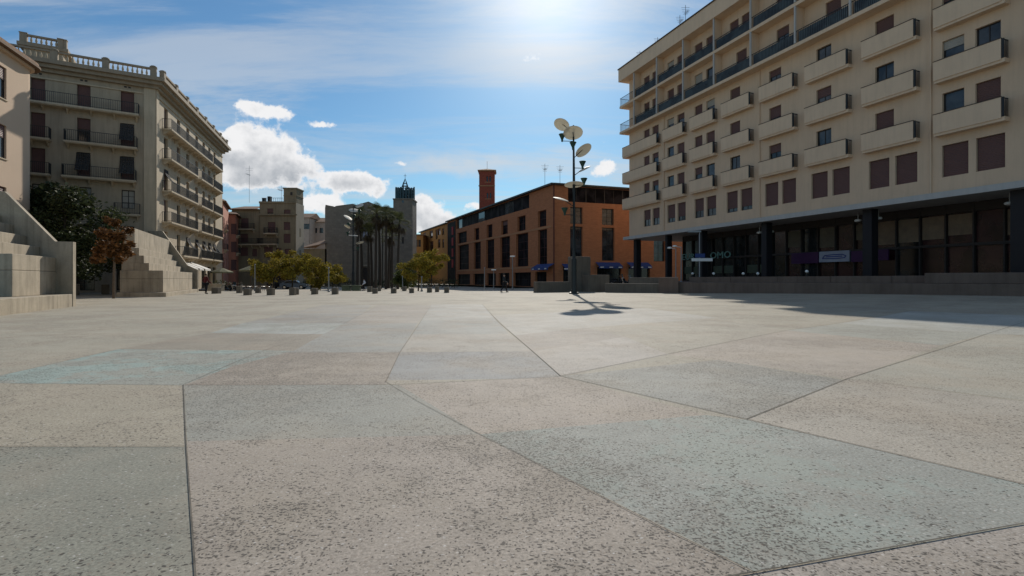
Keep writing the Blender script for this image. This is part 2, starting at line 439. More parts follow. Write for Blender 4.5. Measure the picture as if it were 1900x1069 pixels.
def ground_mat():
    m = bpy.data.materials.new('exposed aggregate paving'); m.use_nodes = True; nt = m.node_tree; b = nt.nodes['Principled BSDF']
    g = nt.nodes.new('ShaderNodeNewGeometry'); pos = g.outputs['Position']
    a = nt.nodes.new('ShaderNodeAttribute'); a.attribute_name = 'slab'
    w = nt.nodes.new('ShaderNodeAttribute'); w.attribute_name = 'wear'
    sw = nt.nodes.new('ShaderNodeSeparateColor'); nt.links.new(w.outputs['Color'], sw.inputs[0])
    film, dens = sw.outputs[0], sw.outputs[1]
    big = noise(nt, pos, .55, 5, .6); mid = noise(nt, pos, 3.2, 5, .65); fine = noise(nt, pos, 55, 3, .7)
    c = a.outputs['Color']
    def scale_col(c, f):
        v = nt.nodes.new('ShaderNodeVectorMath'); v.operation = 'SCALE'; nt.links.new(c, v.inputs[0]); nt.links.new(f, v.inputs[3]); return v.outputs[0]
    c = scale_col(c, mapr(nt, big, .3, .7, .90, 1.10)); c = scale_col(c, mapr(nt, mid, .3, .7, .92, 1.08))
    c = scale_col(c, mapr(nt, fine, .32, .68, .70, 1.28))
    hue = noise(nt, pos, .9, 3, .5)
    c = mixc(nt, mapr(nt, hue, .45, .66, 0, .4), c, (.44,.365,.275)); 
    # thin green-grey film
    fl = math_(nt, 'MULTIPLY', film, mapr(nt, noise(nt, pos, .9, 7, .68), .46, .57, 0, 1, True))
    c = mixc(nt, math_(nt, 'MULTIPLY', fl, .50), c, (.34,.43,.385))
    # aggregate: dark chips
    def chips(scale, thr, seedoff, stretch=(1,1.7,1)):
        mp = nt.nodes.new('ShaderNodeMapping'); mp.inputs['Location'].default_value = (seedoff, seedoff*.7, 0)
        mp.inputs['Rotation'].default_value = (0,0,seedoff); mp.inputs['Scale'].default_value = stretch
        dn = nt.nodes.new('ShaderNodeTexNoise'); dn.inputs['Scale'].default_value = scale*.9; nt.links.new(pos, dn.inputs[0])
        vm = nt.nodes.new('ShaderNodeVectorMath'); vm.operation = 'MULTIPLY_ADD'; nt.links.new(dn.outputs['Color'], vm.inputs[0])
        vm.inputs[1].default_value = (1.1/scale,)*3; nt.links.new(pos, vm.inputs[2])
        nt.links.new(vm.outputs[0], mp.inputs[0])
        v = nt.nodes.new('ShaderNodeTexVoronoi'); v.inputs['Scale'].default_value = scale; nt.links.new(mp.outputs[0], v.inputs[0])
        sc = nt.nodes.new('ShaderNodeSeparateColor'); nt.links.new(v.outputs['Color'], sc.inputs[0])
        near = mapr(nt, v.outputs['Distance'], .22, .42, 1, 0)
        if isinstance(thr, (int, float)): pick = math_(nt, 'GREATER_THAN', sc.outputs[0], thr)
        else: pick = math_(nt, 'GREATER_THAN', sc.outputs[0], thr)
        return math_(nt, 'MULTIPLY', near, pick)
    clump = mapr(nt, math_(nt, 'ADD', math_(nt, 'MULTIPLY', noise(nt, pos, .45, 3, .5), .6), math_(nt, 'MULTIPLY', noise(nt, pos, 2.6, 7, .75), .4)), .40, .60, .03, 1.15, True)
    c = mixc(nt, math_(nt, 'MULTIPLY', math_(nt, 'MULTIPLY', mapr(nt, clump, .55, 1, 0, 1), dens), .30), c, (.19,.165,.13))
    thr = math_(nt, 'SUBTRACT', 1.0, math_(nt, 'MULTIPLY', math_(nt, 'MULTIPLY', dens, clump), .95))
    d1 = math_(nt, 'MAXIMUM', chips(27, thr, 1.3, (1,1.7,1)), chips(45, thr, 9.3, (1.5,1,1))); d2 = chips(70, .62, 4.1); li = chips(48, .95, 7.7); tn = chips(34, .66, 2.2)
    c = mixc(nt, math_(nt, 'MULTIPLY', tn, .42), c, (.27,.21,.155))
    c = mixc(nt, math_(nt, 'MULTIPLY', d2, .5), c, (.16,.15,.135))
    c = mixc(nt, math_(nt, 'MULTIPLY', d1, .9), c, (.075,.066,.055))
    c = mixc(nt, math_(nt, 'MULTIPLY', li, .7), c, (.66,.63,.58))
    # old spills and scuffs
    st = mapr(nt, noise(nt, pos, .23, 6, .68), .52, .70, 0, .30, True)
    c = mixc(nt, st, c, (.17,.15,.125))
    nt.links.new(c, b.inputs['Base Color']); b.inputs['Roughness'].default_value = .82; b.inputs['Specular IOR Level'].default_value = .25
    hgt = math_(nt, 'SUBTRACT', math_(nt, 'MULTIPLY', fine, .6), math_(nt, 'MULTIPLY', d1, .5))
    bp = nt.nodes.new('ShaderNodeBump'); bp.inputs['Strength'].default_value = .35; bp.inputs['Distance'].default_value = .006
    nt.links.new(hgt, bp.inputs['Height']); nt.links.new(bp.outputs[0], b.inputs['Normal'])
    return m
def build_ground():
    bm = bmesh.new()
    S = 1600
    vs = [bm.verts.new(p) for p in ((-S,-S,0),(S,-S,0),(S,S,0),(-S,S,0))]; bm.faces.new(vs)
    def cut(co, no): bmesh.ops.bisect_plane(bm, geom=bm.verts[:]+bm.edges[:]+bm.faces[:], plane_co=co, plane_no=no, dist=1e-5)
    for y in (-20, -5, 110): cut((0,y,0), (0,1,0))
    for x in (-80, 60): cut((x,0,0), (1,0,0))
    def near(): return [f for f in bm.faces if -5 < f.calc_center_median().y < 110 and -80 < f.calc_center_median().x < 60]
    def cutn(co, no):
        fs = near(); ge = set(); 
        for f in fs: ge.add(f); ge.update(f.edges); ge.update(f.verts)
        bmesh.ops.bisect_plane(bm, geom=list(ge), plane_co=co, plane_no=no, dist=1e-5)
    for y in [0,3,6,9,12,15,18,21,24,27,30,34,38,42,46,50,53.6,53.8,54,54.2,54.4,54.6,58,60,65,70,75,80,90]: cutn((0,y,0), (0,1,0))
    for x in [-60,-50,-40,-20,-10,-2,0,2,4,6,8,10,12,14,16,18,20,22,24,26,30,40]: cutn((x,0,0), (1,0,0))
    seen = set()
    for poly, *_ in SL:
        P = [gp(*p) for p in poly]
        for i in range(len(P)):
            a, b_ = P[i-1], P[i]; key = tuple(sorted((poly[i-1], poly[i])))
            if key in seen: continue
            seen.add(key); d = (b_-a); n = Vector((-d.y, d.x, 0)).normalized()
            mid = (a+b_)/2; rad = d.length/2+.05
            fs = [f for f in bm.faces if min((v.co-mid).to_2d().length for v in f.verts) < rad+4 or pip(mid.x, mid.y, [(v.co.x, v.co.y) for v in f.verts])]
            ge = set()
            for f in fs: ge.add(f); ge.update(f.edges); ge.update(f.verts)
            bmesh.ops.bisect_plane(bm, geom=list(ge), plane_co=(a.x,a.y,0), plane_no=n, dist=1e-5)
    for v in bm.verts: v.co.z = zg(v.co.x, v.co.y)
    me = bpy.data.meshes.new('ground'); bm.to_mesh(me); bm.free()
    ca = me.color_attributes.new('slab', 'FLOAT_COLOR', 'CORNER'); cw = me.color_attributes.new('wear', 'FLOAT_COLOR', 'CORNER')
    polys = [([gp(*p) for p in s[0]],)+tuple(s[1:]) for s in SL]
    pol2 = [([(p.x, p.y) for p in s[0]],)+s[1:] for s in polys]
    for f in me.polygons:
        c = f.center; col, fi, de = DEF
        for P, t, a, d in pol2:
            if pip(c.x, c.y, P): col, fi, de = tuple(.97*(g+(q-g)*1.0)*k_ for q, g, k_ in zip(t, (.40,.36,.305), (1.0, .99, .955))), a, d; break
        if c.y > 54.5: col = (.50,.45,.36)
        for li in f.loop_indices:
            ca.data[li].color = (*col, 1); cw.data[li].color = (fi, de, 0, 1)
    me.materials.append(ground_mat())
    o = bpy.data.objects.new('ground', me); C.objects.link(o); tag(o, kind='structure')
    b = MB()
    for ji, J in enumerate(JOINTS):
        jw = [.0035,.0042,.003,.0022,.005,.005,.0045,.0045,.006,.004,.0025,.003,.0028,.002,.0028,.002][ji]
        P = [gp(*p) for p in J]
        for i in range(len(P)-1):
            a, e = P[i], P[i+1]; n = max(1, int((e-a).length/1.0)); d = (e-a).to_2d().normalized(); q = Vector((-d.y, d.x))*jw
            for k in range(n):
                p0, p1 = a.lerp(e, k/n), a.lerp(e, (k+1)/n)
                z0, z1 = zg(p0.x, p0.y)+.005, zg(p1.x, p1.y)+.005
                b.poly([(p0.x-q.x,p0.y-q.y,z0),(p1.x-q.x,p1.y-q.y,z1),(p1.x+q.x,p1.y+q.y,z1),(p0.x+q.x,p0.y+q.y,z0)])
    tag(b.build('paving_joints', M['joint']), kind='structure')
build_ground()

# ------------------------------------------------------------------ cream apartment block on the right
def right_block():
    k, K = 340.0, 38700.0
    Y0 = 69.4; X0 = 217.6*Y0/950; d = Vector((.358, -1)).normalized()
    L = 58; fr = Frame((X0, Y0), (X0+d.x*L, Y0+d.y*L))
    root = thing('apartment_block', 'long cream apartment block with rows of boxy balconies above a dark shop arcade', 'building', (X0, Y0, 0))
    sy = 1/abs(d.y)
    bay = lambda i: (Y0-(32.4+4.6*i))*sy
    ops, wins = [], []
    pairs = {0, 5, 6, 7, -1, -2}
    opened = [(0,1,0),(0,1,1),(0,0,1),(6,0,1),(5,0,0),(1,0,0),(2,2,0)]
    for i in range(-2, 8):
        c = bay(i); 
        for j, (a, b_) in enumerate(((c-1.72, c-.22), (c+.18, c+1.66))):     # tall shuttered row over the arcade
            o = (a, b_, 8.0, 10.1); ops.append(o); wins.append((o, {7:.55,6:.72,5:.6,4:.78}.get(i, 1.0), 0))
        rows = [(10.95, 13.55), (14.4, 17.0), (17.95, 20.4), (21.35, 23.85), (24.8, 27.2)]
        for r, (za, zb) in enumerate(rows):
            if i in pairs:
                ow = [(c-1.70, c-.45), (c+.15, c+1.45)]
            else:
                ow = [(c-1.25, c+.1)]
            if r >= 3 and i in (1, 2, 3, 4) : ow = [(c-.4, c+.95)]
            if r == 4 and i == 4: ow = [(c-1.3, c-.1), (c+.3, c+1.3)]
            for j, (a, b_) in enumerate(ow):
                o = (a, b_, za, zb); ops.append(o)
                wins.append((o, random.choice([0, .25, .35, .2, 1, .55, .3]), 0))
    wall(fr, root, 6.95, 28.1, ops, M['cream'], .25)
    for o, s, _ in wins:
        window(fr, root, o, .25, 'frame', 'glass', s, 'shutter_b' if (o[2] > 10.5 and 0 < s < .5 and random.random() < .3) else 'shutter', 1 if o[1]-o[0] > 1.3 else 0)
    # mass behind, portico slab, roof
    q = lambda a, b_: (fr.pt(a, b_).x, fr.pt(a, b_).y)
    body(root, [q(0,.3), q(L,.3), q(L,14), q(0,14)], 6.95, 28.05, M['cream'])
    body(root, [q(0,-.001), q(.02,-.001), q(.02,.31), q(0,.31)], 6.95, 28.05, M['cream'])
    body(root, [q(-.9,-1.15), q(L+.5,-1.15), q(L+.5,14.3), q(-.9,14.3)], 28.1, 29.75, M['cream_par'], 'cornice')
    body(root, [q(-1.0,-1.25), q(L+.6,-1.25), q(L+.6,14.4), q(-1.0,14.4)], 29.752, 29.87, M['cap'], 'coping')
    body(root, [q(-.35,-.75), q(L,-.75), q(L,13.9), q(-.35,13.9)], 6.55, 6.947, M['band'], 'canopy')
    # ground floor: set back shop fronts
    st = Frame(q(7.2, 3.2), q(L, 3.2))
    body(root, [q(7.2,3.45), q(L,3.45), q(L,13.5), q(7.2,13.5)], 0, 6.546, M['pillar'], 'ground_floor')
    n = 30; w = (L-7.2)/n
    b = MB()
    for i in range(n+1): b.box(i*w-.05, i*w+.05, -.12, .24, .9, 6.54)
    b.box(0, L-7.2, -.1, .24, 3.55, 3.75); b.box(0, L-7.2, -.1, .24, .9, 1.15); b.box(0, L-7.2, -.09, .24, 5.9, 6.54)
    sf = b.build('shop_front', M['frame'], root, st.pt(0,0,0), st.rz)
    for i in range(n):
        far_px = 950+950*st.pt(i*w+w/2).x/st.pt(i*w+w/2).y; gm_ = 'maroon_reflection' if far_px > 1450 and i % 5 else 'storeglass'
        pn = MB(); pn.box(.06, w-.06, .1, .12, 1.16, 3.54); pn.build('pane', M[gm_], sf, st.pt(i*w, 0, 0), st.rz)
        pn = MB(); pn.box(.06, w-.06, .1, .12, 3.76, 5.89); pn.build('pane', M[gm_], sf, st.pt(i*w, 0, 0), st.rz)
        pxm = 950+950*st.pt(i*w+w/2).x/st.pt(i*w+w/2).y
        if pxm > 1460 and random.random() < (.75 if pxm > 1640 else .45):
            t = random.uniform(0, .7); pn = MB(); pn.box(.1, w-.1, .05, .09, 3.85+t, 5.8)
            pn.build('blind', mat('shop blind', (.21,.15,.10) if pxm > 1640 else (.12,.10,.07), .8, var=.25, scale=2), sf, st.pt(i*w, 0, 0), st.rz)
        elif pxm < 1440 and i % 3 != 2:
            pn = MB(); pn.box(.1, w-.1, .05, .09, 1.9, 2.75); pn.build('shop_display', M['paleprint'], sf, st.pt(i*w, 0, 0), st.rz)
    # pillars of the arcade
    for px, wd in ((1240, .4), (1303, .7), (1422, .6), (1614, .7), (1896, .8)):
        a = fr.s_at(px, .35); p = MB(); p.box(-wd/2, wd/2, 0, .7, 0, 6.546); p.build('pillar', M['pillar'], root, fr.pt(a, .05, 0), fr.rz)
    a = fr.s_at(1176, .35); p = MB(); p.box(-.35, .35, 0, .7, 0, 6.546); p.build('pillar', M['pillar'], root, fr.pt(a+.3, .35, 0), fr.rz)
    # signs hung in the shop front
    def sign(x0, x1, y0, y1, m, off=.0, th=.12, name='shop_sign'):
        a0, a1, z0, z1 = st.rect(x0, x1, y0, y1, -.35)
        p = MB(); p.box(0, a1-a0, -th, 0, 0, z1-z0); return p.build(name, M[m], root, st.pt(a0, -.35+off, z0), st.rz), a0, a1, z0, z1
    sign(1470, 1520, 469, 489, 'purple'); sign(1581, 1604, 466, 486, 'purple'); sign(1627, 1650, 463, 483, 'purple')
    s, a0, a1, z0, z1 = sign(1522, 1578, 466, 486, 'whitepanel', -.02)
    p = MB(); W, H = a1-a0, z1-z0
    pts = [(.12,.35),(.2,.62),(.5,.68),(.8,.66),(.9,.52),(.86,.36),(.6,.30),(.3,.32),(.12,.35)]
    for i in range(len(pts)-1):
        p.tube([(pts[i][0]*W, 0, pts[i][1]*H), (pts[i+1][0]*W, 0, pts[i+1][1]*H)], .035, 5)
    p.box(W*.25, W*.78, -.02, .02, H*.46, H*.54)
    p.build('sign_emblem', M['bluetext'], s, st.pt(a0, -.52, z0), st.rz)
    def letters(txt, x0, x1, ybase, m, hgt):
        a0, a1 = st.s_at(x0, -.4), st.s_at(x1, -.4); z = st.z_at((x0+x1)/2, ybase, -.4)
        cu = bpy.data.curves.new('t', 'FONT'); cu.body = txt; cu.size = hgt*1.4; cu.extrude = .04; cu.resolution_u = 2
        t = bpy.data.objects.new('t', cu); C.objects.link(t); bpy.context.view_layer.update()
        dg = bpy.context.evaluated_depsgraph_get(); me = bpy.data.meshes.new_from_object(t.evaluated_get(dg)); bpy.data.objects.remove(t)
        xs = [v.co.x for v in me.vertices]; sc = (a1-a0)/(max(xs)-min(xs)); mn = min(xs)
        me.transform(Matrix.Translation((-mn,0,0))); me.transform(Matrix.Diagonal((sc,1,1,1))); me.transform(Matrix.Rotation(math.pi/2, 4, 'X'))
        me.materials.clear(); me.materials.append(M[m]); me.name = 'sign_lettering'
        put('sign_lettering', me, root, st.pt(a0, -.4, z), st.rz)
    letters('EUR', 1266, 1289, 482, 'greentext', .75); letters('OMO', 1318, 1356, 479, 'greentext', .75)
    # round ceiling lamps under the arcade
    for px, py in ((1409, 434), (1431, 432), (1592, 412), (1630, 408), (1873, 381)):
        a = fr.s_at(px, 1.2); z = min(fr.z_at(px, py, 1.2), 6.3); p = MB()
        p.lathe([(.05,.0),(.22,.04),(.26,.12),(.2,.2),(.03,.24),(.02,6.54-z)], 12)
        p.build('ceiling_lamp', M['globe'], root, fr.pt(a, 1.2, z), fr.rz, smooth=True)
    # boxy balconies
    pz = [10.7, 14.2, 17.7]
    for i in range(-2, 8):
        c = bay(i); a0, a1 = c-1.9, c+1.9
        if i == 7: a0 = -.85
        for z in pz:
            b = MB(); D = .52
            b.box(a0, a1, -D, 0 if i != 7 else -.002, z, z+.25); 
            if i == 7: b.box(a0, -.003, -.002, 3.2, z, z+.25)
            b.box(a0-.0, a1-.16, -D-.06, -D+.06, z+.17, z+1.42)
            ob = b.build('balcony', M['cream_par'], root, fr.pt(0,0,0), fr.rz)
            e = MB()   # open railed ends, dark
            ends = [a1-.1] if i == 7 else [a0+.04, a1-.1]
            for x in ends:
                for kk in range(4): yy = -D+.14+kk*.125; e.box(x-.012, x+.012, yy-.012, yy+.012, z+.25, z+1.36)
                e.box(x-.02, x+.02, -D+.06, 0, z+1.34, z+1.4)
            e.box(a1-.155, a1-.03, -D-.03, -D+.03, z+.25, z+1.42)
            e.build('railing', M['iron'], ob, fr.pt(0,0,0), fr.rz)
            cp = MB(); cp.box(a0-.02, a1-.15, -D-.08, -D+.08, z+1.422, z+1.47)
            if i == 7:
                cp.box(a0-.08, a0+.08, -D+.082, 3.2, z+1.422, z+1.47)
                w2 = MB(); w2.box(a0-.06, a0+.06, -D+.062, 3.2, z+.252, z+1.42); w2.build('end_parapet', M['cream_par'], ob, fr.pt(0,0,0), fr.rz)
            cp.build('coping', M['cap'], ob, fr.pt(0,0,0), fr.rz)
    # two continuous galleries with posts
    for z in (21.0, 24.5):
        b = MB(); b.box(-.85, L, -1.0, -.002, z-.02, z+.28); b.box(-.85, -.003, -.002, 6, z-.02, z+.28)
        g = b.build('gallery', M['cream_par'], root, fr.pt(0,0,0), fr.rz)
        e = MB(); W = L+.8; n = int(W/.16)
        for kk in range(n): x = -.8+kk*.16; e.box(x-.011, x+.011, -.93, -.908, z+.28, z+1.3)
        e.box(-.82, L, -.945, -.895, z+1.3, z+1.35); e.box(-.82, -.78, -.895, 6, z+1.3, z+1.35)
        for kk in range(40): y = -.85+kk*.17; e.box(-.81, -.79, y, y+.02, z+.28, z+1.3)
        e.build('railing', M['iron'], g, fr.pt(0,0,0), fr.rz)
        gl = MB(); 
        for i in range(-2, 8):
            c = bay(i); gl.box(c-2.2, c+2.2, -.89, -.88, z+.32, z+1.22)
        gl.build('glass_panels', M['glass_g'], g, fr.pt(0,0,0), fr.rz)
    for i in range(-2, 9):
        a = (Y0-(30.1+4.6*i))*sy
        if a < 0: continue
        p = MB(); p.box(a-.07, a+.07, -1.06, -.93, 21.3, 24.47); p.box(a-.07, a+.07, -1.06, -.93, 24.79, 28.09)
        p.build('gallery_post', M['band'], root, fr.pt(0,0,0), fr.rz)
        p = MB(); p.box(a-.04, a+.04, -.9, -.01, 21.3, 24.47); p.box(a-.04, a+.04, -.9, -.01, 24.79, 28.09)
        p.build('partition', M['cream'], root, fr.pt(0,0,0), fr.rz)
    for a in (bay(6)-2.3, bay(3)-2.3, bay(0)-2.35):     # rain pipes
        p = MB(); p.tube([(a,-.08,7.0),(a,-.08,20.97)], .055, 8); p.build('rain_pipe', M['cream_par'], root, fr.pt(0,0,0), fr.rz)
    for px, h in ((1236, 1.6), (1246, 2.3), (1196, .9), (1164, .8)):
        a = fr.s_at(px, 0); antenna('roof_antenna', 'thin aerial on the cream block roof, %s' % {1236:'shorter of the pair beside each other', 1246:'taller of the pair beside each other', 1196:'short one towards its left end', 1164:'short one at its left corner'}[px], fr.pt(a, 2, 29.87), h+2.0, 3)
    return fr
def antenna(name, label, loc, h, nb=5, group='roof aerials', w=.5):
    r = thing(name, label, 'antenna', loc, 0, group)
    b = MB(); b.tube([(0,0,0),(0,0,h)], .03, 6); b.build('mast', M['grey_m'], r, loc)
    b = MB(); z = h*.93
    for i in range(nb):
        zz = z-i*h*.06; ww = w*(1-.12*i); b.box(-ww, ww, -.012, .012, zz-.012, zz+.012)
    b.box(-.012, .012, -w*1.6, w*.5, z*.8-.02, z*.8+.02)
    for i in range(6): y = -w*1.6+i*w*.35; b.box(-.25, .25, y-.01, y+.01, z*.8+.02, z*.8+.04)
    b.build('aerial_bars', M['grey_m'], r, loc)
    return r
FR = right_block()

# podium terraces in front of it
def stone(name, label, pts, z0, z1, m='concrete_r', bevel=.03, cat='wall', group=None, caps=None):
    b = MB(); cx = sum(p[0] for p in pts)/len(pts); cy = sum(p[1] for p in pts)/len(pts)
    P = [(p[0]-cx, p[1]-cy) for p in pts]
    ar = sum(P[i-1][0]*P[i][1]-P[i][0]*P[i-1][1] for i in range(len(P)))
    if ar < 0: P.reverse()
    b.prism(P, 0, z1-z0)
    o = b.build(name, M[m], None, (cx, cy, z0), bevel=bevel); tag(o, label, cat, group); return o
def strip(p0, p1, t):
    a, b = Vector(p0), Vector(p1); d = (b-a).normalized(); n = Vector((-d.y, d.x))*t
    if n.y < 0: n = -n
    return [tuple(a), tuple(b), tuple(b+n), tuple(a+n)]
PA, PB = (13.8, 42.8), (36, 19.9)
dv = (Vector(PB)-Vector(PA)).normalized(); nv = Vector((-dv.y, dv.x))
if nv.y < 0: nv = -nv
far = FR.pt(3, 0); far2 = FR.pt(56, 0)
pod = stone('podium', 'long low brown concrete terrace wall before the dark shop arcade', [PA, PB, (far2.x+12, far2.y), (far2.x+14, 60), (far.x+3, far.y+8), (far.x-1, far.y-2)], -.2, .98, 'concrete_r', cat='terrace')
q0 = Vector(PA)+nv*1.3+dv*.4; q1 = Vector(PB)+nv*1.3
# inscribed-free parapet in panels
pr = thing('parapet', 'upper brown concrete parapet set back on the long terrace', 'parapet', (q0.x, q0.y, .98))
Lp = (q1-q0).length; nps = 9
for i in range(nps):
    a = q0+dv*(Lp*i/nps+.01); b_ = q0+dv*(Lp*(i+1)/nps-.01); z1 = 1.42+.10*i/nps+ (.07 if i >= nps-4 else 0)
    P = strip(a, b_, .35); B = MB(); B.prism([(p[0]-q0.x, p[1]-q0.y) for p in (P if True else P)], .0, z1-.98)
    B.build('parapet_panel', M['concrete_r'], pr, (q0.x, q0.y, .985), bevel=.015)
e0 = Vector(PA)+dv*16.2
stone('step_block', 'reddish concrete block raised on the terrace at the far right', strip(e0+nv*.25, e0+dv*7+nv*.25, .7), .985, 1.62, 'concrete_r', .03, 'block')
stone('terrace_end', 'grey concrete end wall left of the shop terrace', [(at(1222,44), 44.0), (at(1258,42.4), 42.3), (at(1258,47), 47), (at(1228,48), 48)], -.1, hz(514.5, 43), 'concrete_r', .04)
stone('low_wall', 'long low pale topped wall between the lamp and the terrace', strip((at(1122,47.8), 47.8), (at(1221,44.6), 44.3), .6), -.1, hz(526, 46.5), 'concrete_d')
stone('low_wall', 'short upper wall behind the long pale topped wall', strip((at(1166,52), 52), (at(1224,50), 50), .6), -.1, hz(515, 51), 'concrete_d')
stone('low_wall', 'low grey wall left of the tall disc lamp pole', strip((at(997,47.6), 47.6), (at(1070,49.8), 49.8), .7), -.1, hz(523, 47.6), 'concrete_d')
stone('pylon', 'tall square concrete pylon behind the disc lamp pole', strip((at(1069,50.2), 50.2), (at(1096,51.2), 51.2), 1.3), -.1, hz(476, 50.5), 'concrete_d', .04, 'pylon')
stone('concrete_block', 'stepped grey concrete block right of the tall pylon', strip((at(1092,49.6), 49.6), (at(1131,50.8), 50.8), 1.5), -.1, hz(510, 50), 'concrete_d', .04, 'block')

# ------------------------------------------------------------------ left classical building
def balustrade(fr, parent, a0, a1, off, z, h=1.15, m='cornice', piers=3.6, ball=True):
    """stone balusters between piers"""
    b = MB(); w = a1-a0; n = max(1, round(w/piers)); st = w/n
    b.box(0, w, -.14, .14, 0, .14); b.box(0, w, -.15, .15, h-.16, h)
    piers_ = []
    for i in range(n+1):
        x = i*st; pier = MB(); piers_.append(pier); pier.box(x-.26, x+.26, -.2, .2, .0, h+.02); pier.box(x-.3, x+.3, -.24, .24, h+.02, h+.09)
        if ball: pier.lathe([(.3,0),(.26,.1),(.12,.16),(.02,.18)], 8, (x,0,h+.09))
    bs = MB(); nb = 0
    for i in range(n):
        m_ = max(3, int((st-.7)/.34))
        for k in range(m_):
            x = i*st+.35+(st-.7)*(k+.5)/m_
            bs.lathe([(.07,.14),(.06,.2),(.1,.34),(.085,.46),(.045,.62),(.04,.74),(.075,.86),(.075,h-.16)], 6, (x,0,0))
    g = b.build('balustrade', M[m], parent, fr.pt(a0, off, z), fr.rz)
    [p_.build('pier', M[m], g, fr.pt(a0, off, z), fr.rz) for p_ in piers_]; bs.build('balusters', M['stucco_l'], g, fr.pt(a0, off, z), fr.rz, smooth=True)
    return g
def left_building():
    Zc = 50.0; Xc = -662/950*Zc
    dF = Vector((-1.705, -1)).normalized(); LF = 15.0
    F = Frame((Xc+dF.x*LF, Zc+dF.y*LF), (Xc, Zc))
    dR = Vector((-.308, 1)).normalized(); LR = 26.6
    Rr = Frame((Xc, Zc), (Xc+dR.x*LR, Zc+dR.y*LR))
    root = thing('corner_building', 'tall grey beige classical building with balustraded roof and long iron balconies', 'building', (Xc, Zc, 0))
    ctop, cbot, bt = 20.75, 19.75, 20.75
    # --- front
    cols = [(57, 84), (143, 168), (224, 249)]
    ss = [F.rect(a, b, 0, 1)[:2] for a, b in cols]
    ops, info = [], []
    fl = [16.95, 13.75, 10.6, 7.45, 4.1]
    for c, (a0, a1) in enumerate(ss):
        for r, z in enumerate(fl):
            if r == 3: o = (a0+.05, a1+.05, z+.55, z+2.3)
            elif r == 4: o = (a0, a1, z-.2, z+2.2)
            else: o = (a0, a1, z, z+2.35)
            ops.append(o); info.append((o, c, r))
    for c, (a0, a1) in enumerate(ss): ops.append((a0-.3, a1+.3, .2, 3.2)); info.append((ops[-1], c, 5))
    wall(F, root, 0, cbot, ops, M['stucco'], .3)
    for o, c, r in info:
        if r == 5: window(F, root, o, .3, 'frame', 'storeglass', 0, mull=1)
        elif r == 3: window(F, root, o, .3, 'frame', 'shutter_b', 0, mull=1, trans=2)
        elif (r, c) == (1, 1): window(F, root, o, .3, 'frame', 'glass', .38, 'shutter', 1)
        else: window(F, root, o, .3, 'frame', 'glass', random.choice([1,.95,1]), 'shutter', 1)
    # small vents, corner pilaster
    b = MB()
    for (a0, a1) in ss: 
        for k in (-.16, .16): b.box((a0+a1)/2+k-.1, (a0+a1)/2+k+.1, -.02, .0, 19.5, 19.65)
    b.build('vent', M['frame'], root, F.pt(0,0,0), F.rz)
    p = MB(); p.box(F.L-.9, F.L+.03, -.12, -.003, 0, cbot); p.build('pilaster', M['stucco_l'], root, F.pt(0,0,0), F.rz)
    p = MB(); p.box(-.0, .7, -.12, -.003, 0, cbot); p.build('pilaster', M['stucco_l'], root, Rr.pt(0,0,0), Rr.rz)
    slab_balcony(F, root, F.s_at(20, -.9), F.s_at(257, -.9), fl[0], .9)
    slab_balcony(F, root, F.s_at(48, -.9), F.s_at(91, -.9), fl[1], .9); slab_balcony(F, root, F.s_at(117, -.9), F.s_at(254, -.9), fl[1], .9)
    slab_balcony(F, root, F.s_at(44, -.9), F.s_at(91, -.9), fl[2], .9); slab_balcony(F, root, F.s_at(113, -.9), F.s_at(252, -.9), fl[2], .9)
    slab_balcony(F, root, ss[2][0]-.5, ss[2][1]+.5, fl[3], .5)
    for (c, r) in ((2, 1), (1, 2), (2, 2)):
        a0, a1 = ss[c]; drape(F, root, a0-.05, a1-.02, fl[r]+2.3, fl[r]+.55, .95)
    # --- right face
    Rc = [(305,311),(329,334),(346,351),(362.5,367.5),(375,381),(386.5,390.5),(396,400)]
    cen = [Rr.s_at((a+b)/2) for a, b in Rc]; ops, info = [], []
    flr = [16.55, 13.5, 10.25, 7.1, 3.85]
    for c, x in enumerate(cen):
        for r, z in enumerate(flr):
            o = (x-.55, x+.55, z, z+2.3); ops.append(o); info.append((o, c, r))
        ops.append((x-1.0, x+1.0, .1, 2.9)); info.append((ops[-1], c, 5))
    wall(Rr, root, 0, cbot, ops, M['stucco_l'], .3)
    for o, c, r in info:
        if r == 5: window(Rr, root, o, .3, 'frame', 'storeglass', 0, mull=1, trans=0)
        else: window(Rr, root, o, .3, 'frame', 'glass', random.choice([0,1,1,.5]), 'shutter', 1)
    for r, z in enumerate(flr):
        groups = [(0, 4), (5, 6)] if r == 0 else [(0, 2), (3, 4), (5, 6)]
        if r == 4: groups = [(1, 2), (3, 4), (5, 6)]
        for g0, g1 in groups:
            slab_balcony(Rr, root, cen[g0]-1.1, cen[g1]+1.1, z, .85)
    for c, r in ((0, 2), (3, 4), (4, 4), (2, 4), (5, 4), (6, 4)):
        x = cen[c]; drape(Rr, root, x-.6, x+.6, flr[r]+2.25, flr[r]+.9, .8)
    # shop awnings and a stone shop surround
    for i, (x0, x1) in enumerate(((343, 352), (354, 363), (365, 376))):
        a0, a1 = Rr.s_at(x0, -1), Rr.s_at(x1, -1); b = MB()
        b.poly([(0,-.02,3.25),(0,-1.9,2.45),(a1-a0-.15,-1.9,2.45),(a1-a0-.15,-.02,3.25)])
        b.poly([(0,-1.9,2.45),(0,-1.9,2.25),(a1-a0-.15,-1.9,2.25),(a1-a0-.15,-1.9,2.45)])
        o = b.build('shop_awning', M['awning'], root, Rr.pt(a0,0,0), Rr.rz); s = o.modifiers.new('s', 'SOLIDIFY'); s.thickness = .03
    # body, cornice, balustrade
    back = 14.0
    A = F.pt(0, .35); B = F.pt(F.L, 0); D = Rr.pt(Rr.L, 0)
    pA = (F.pt(0,0).x, F.pt(0,0).y)
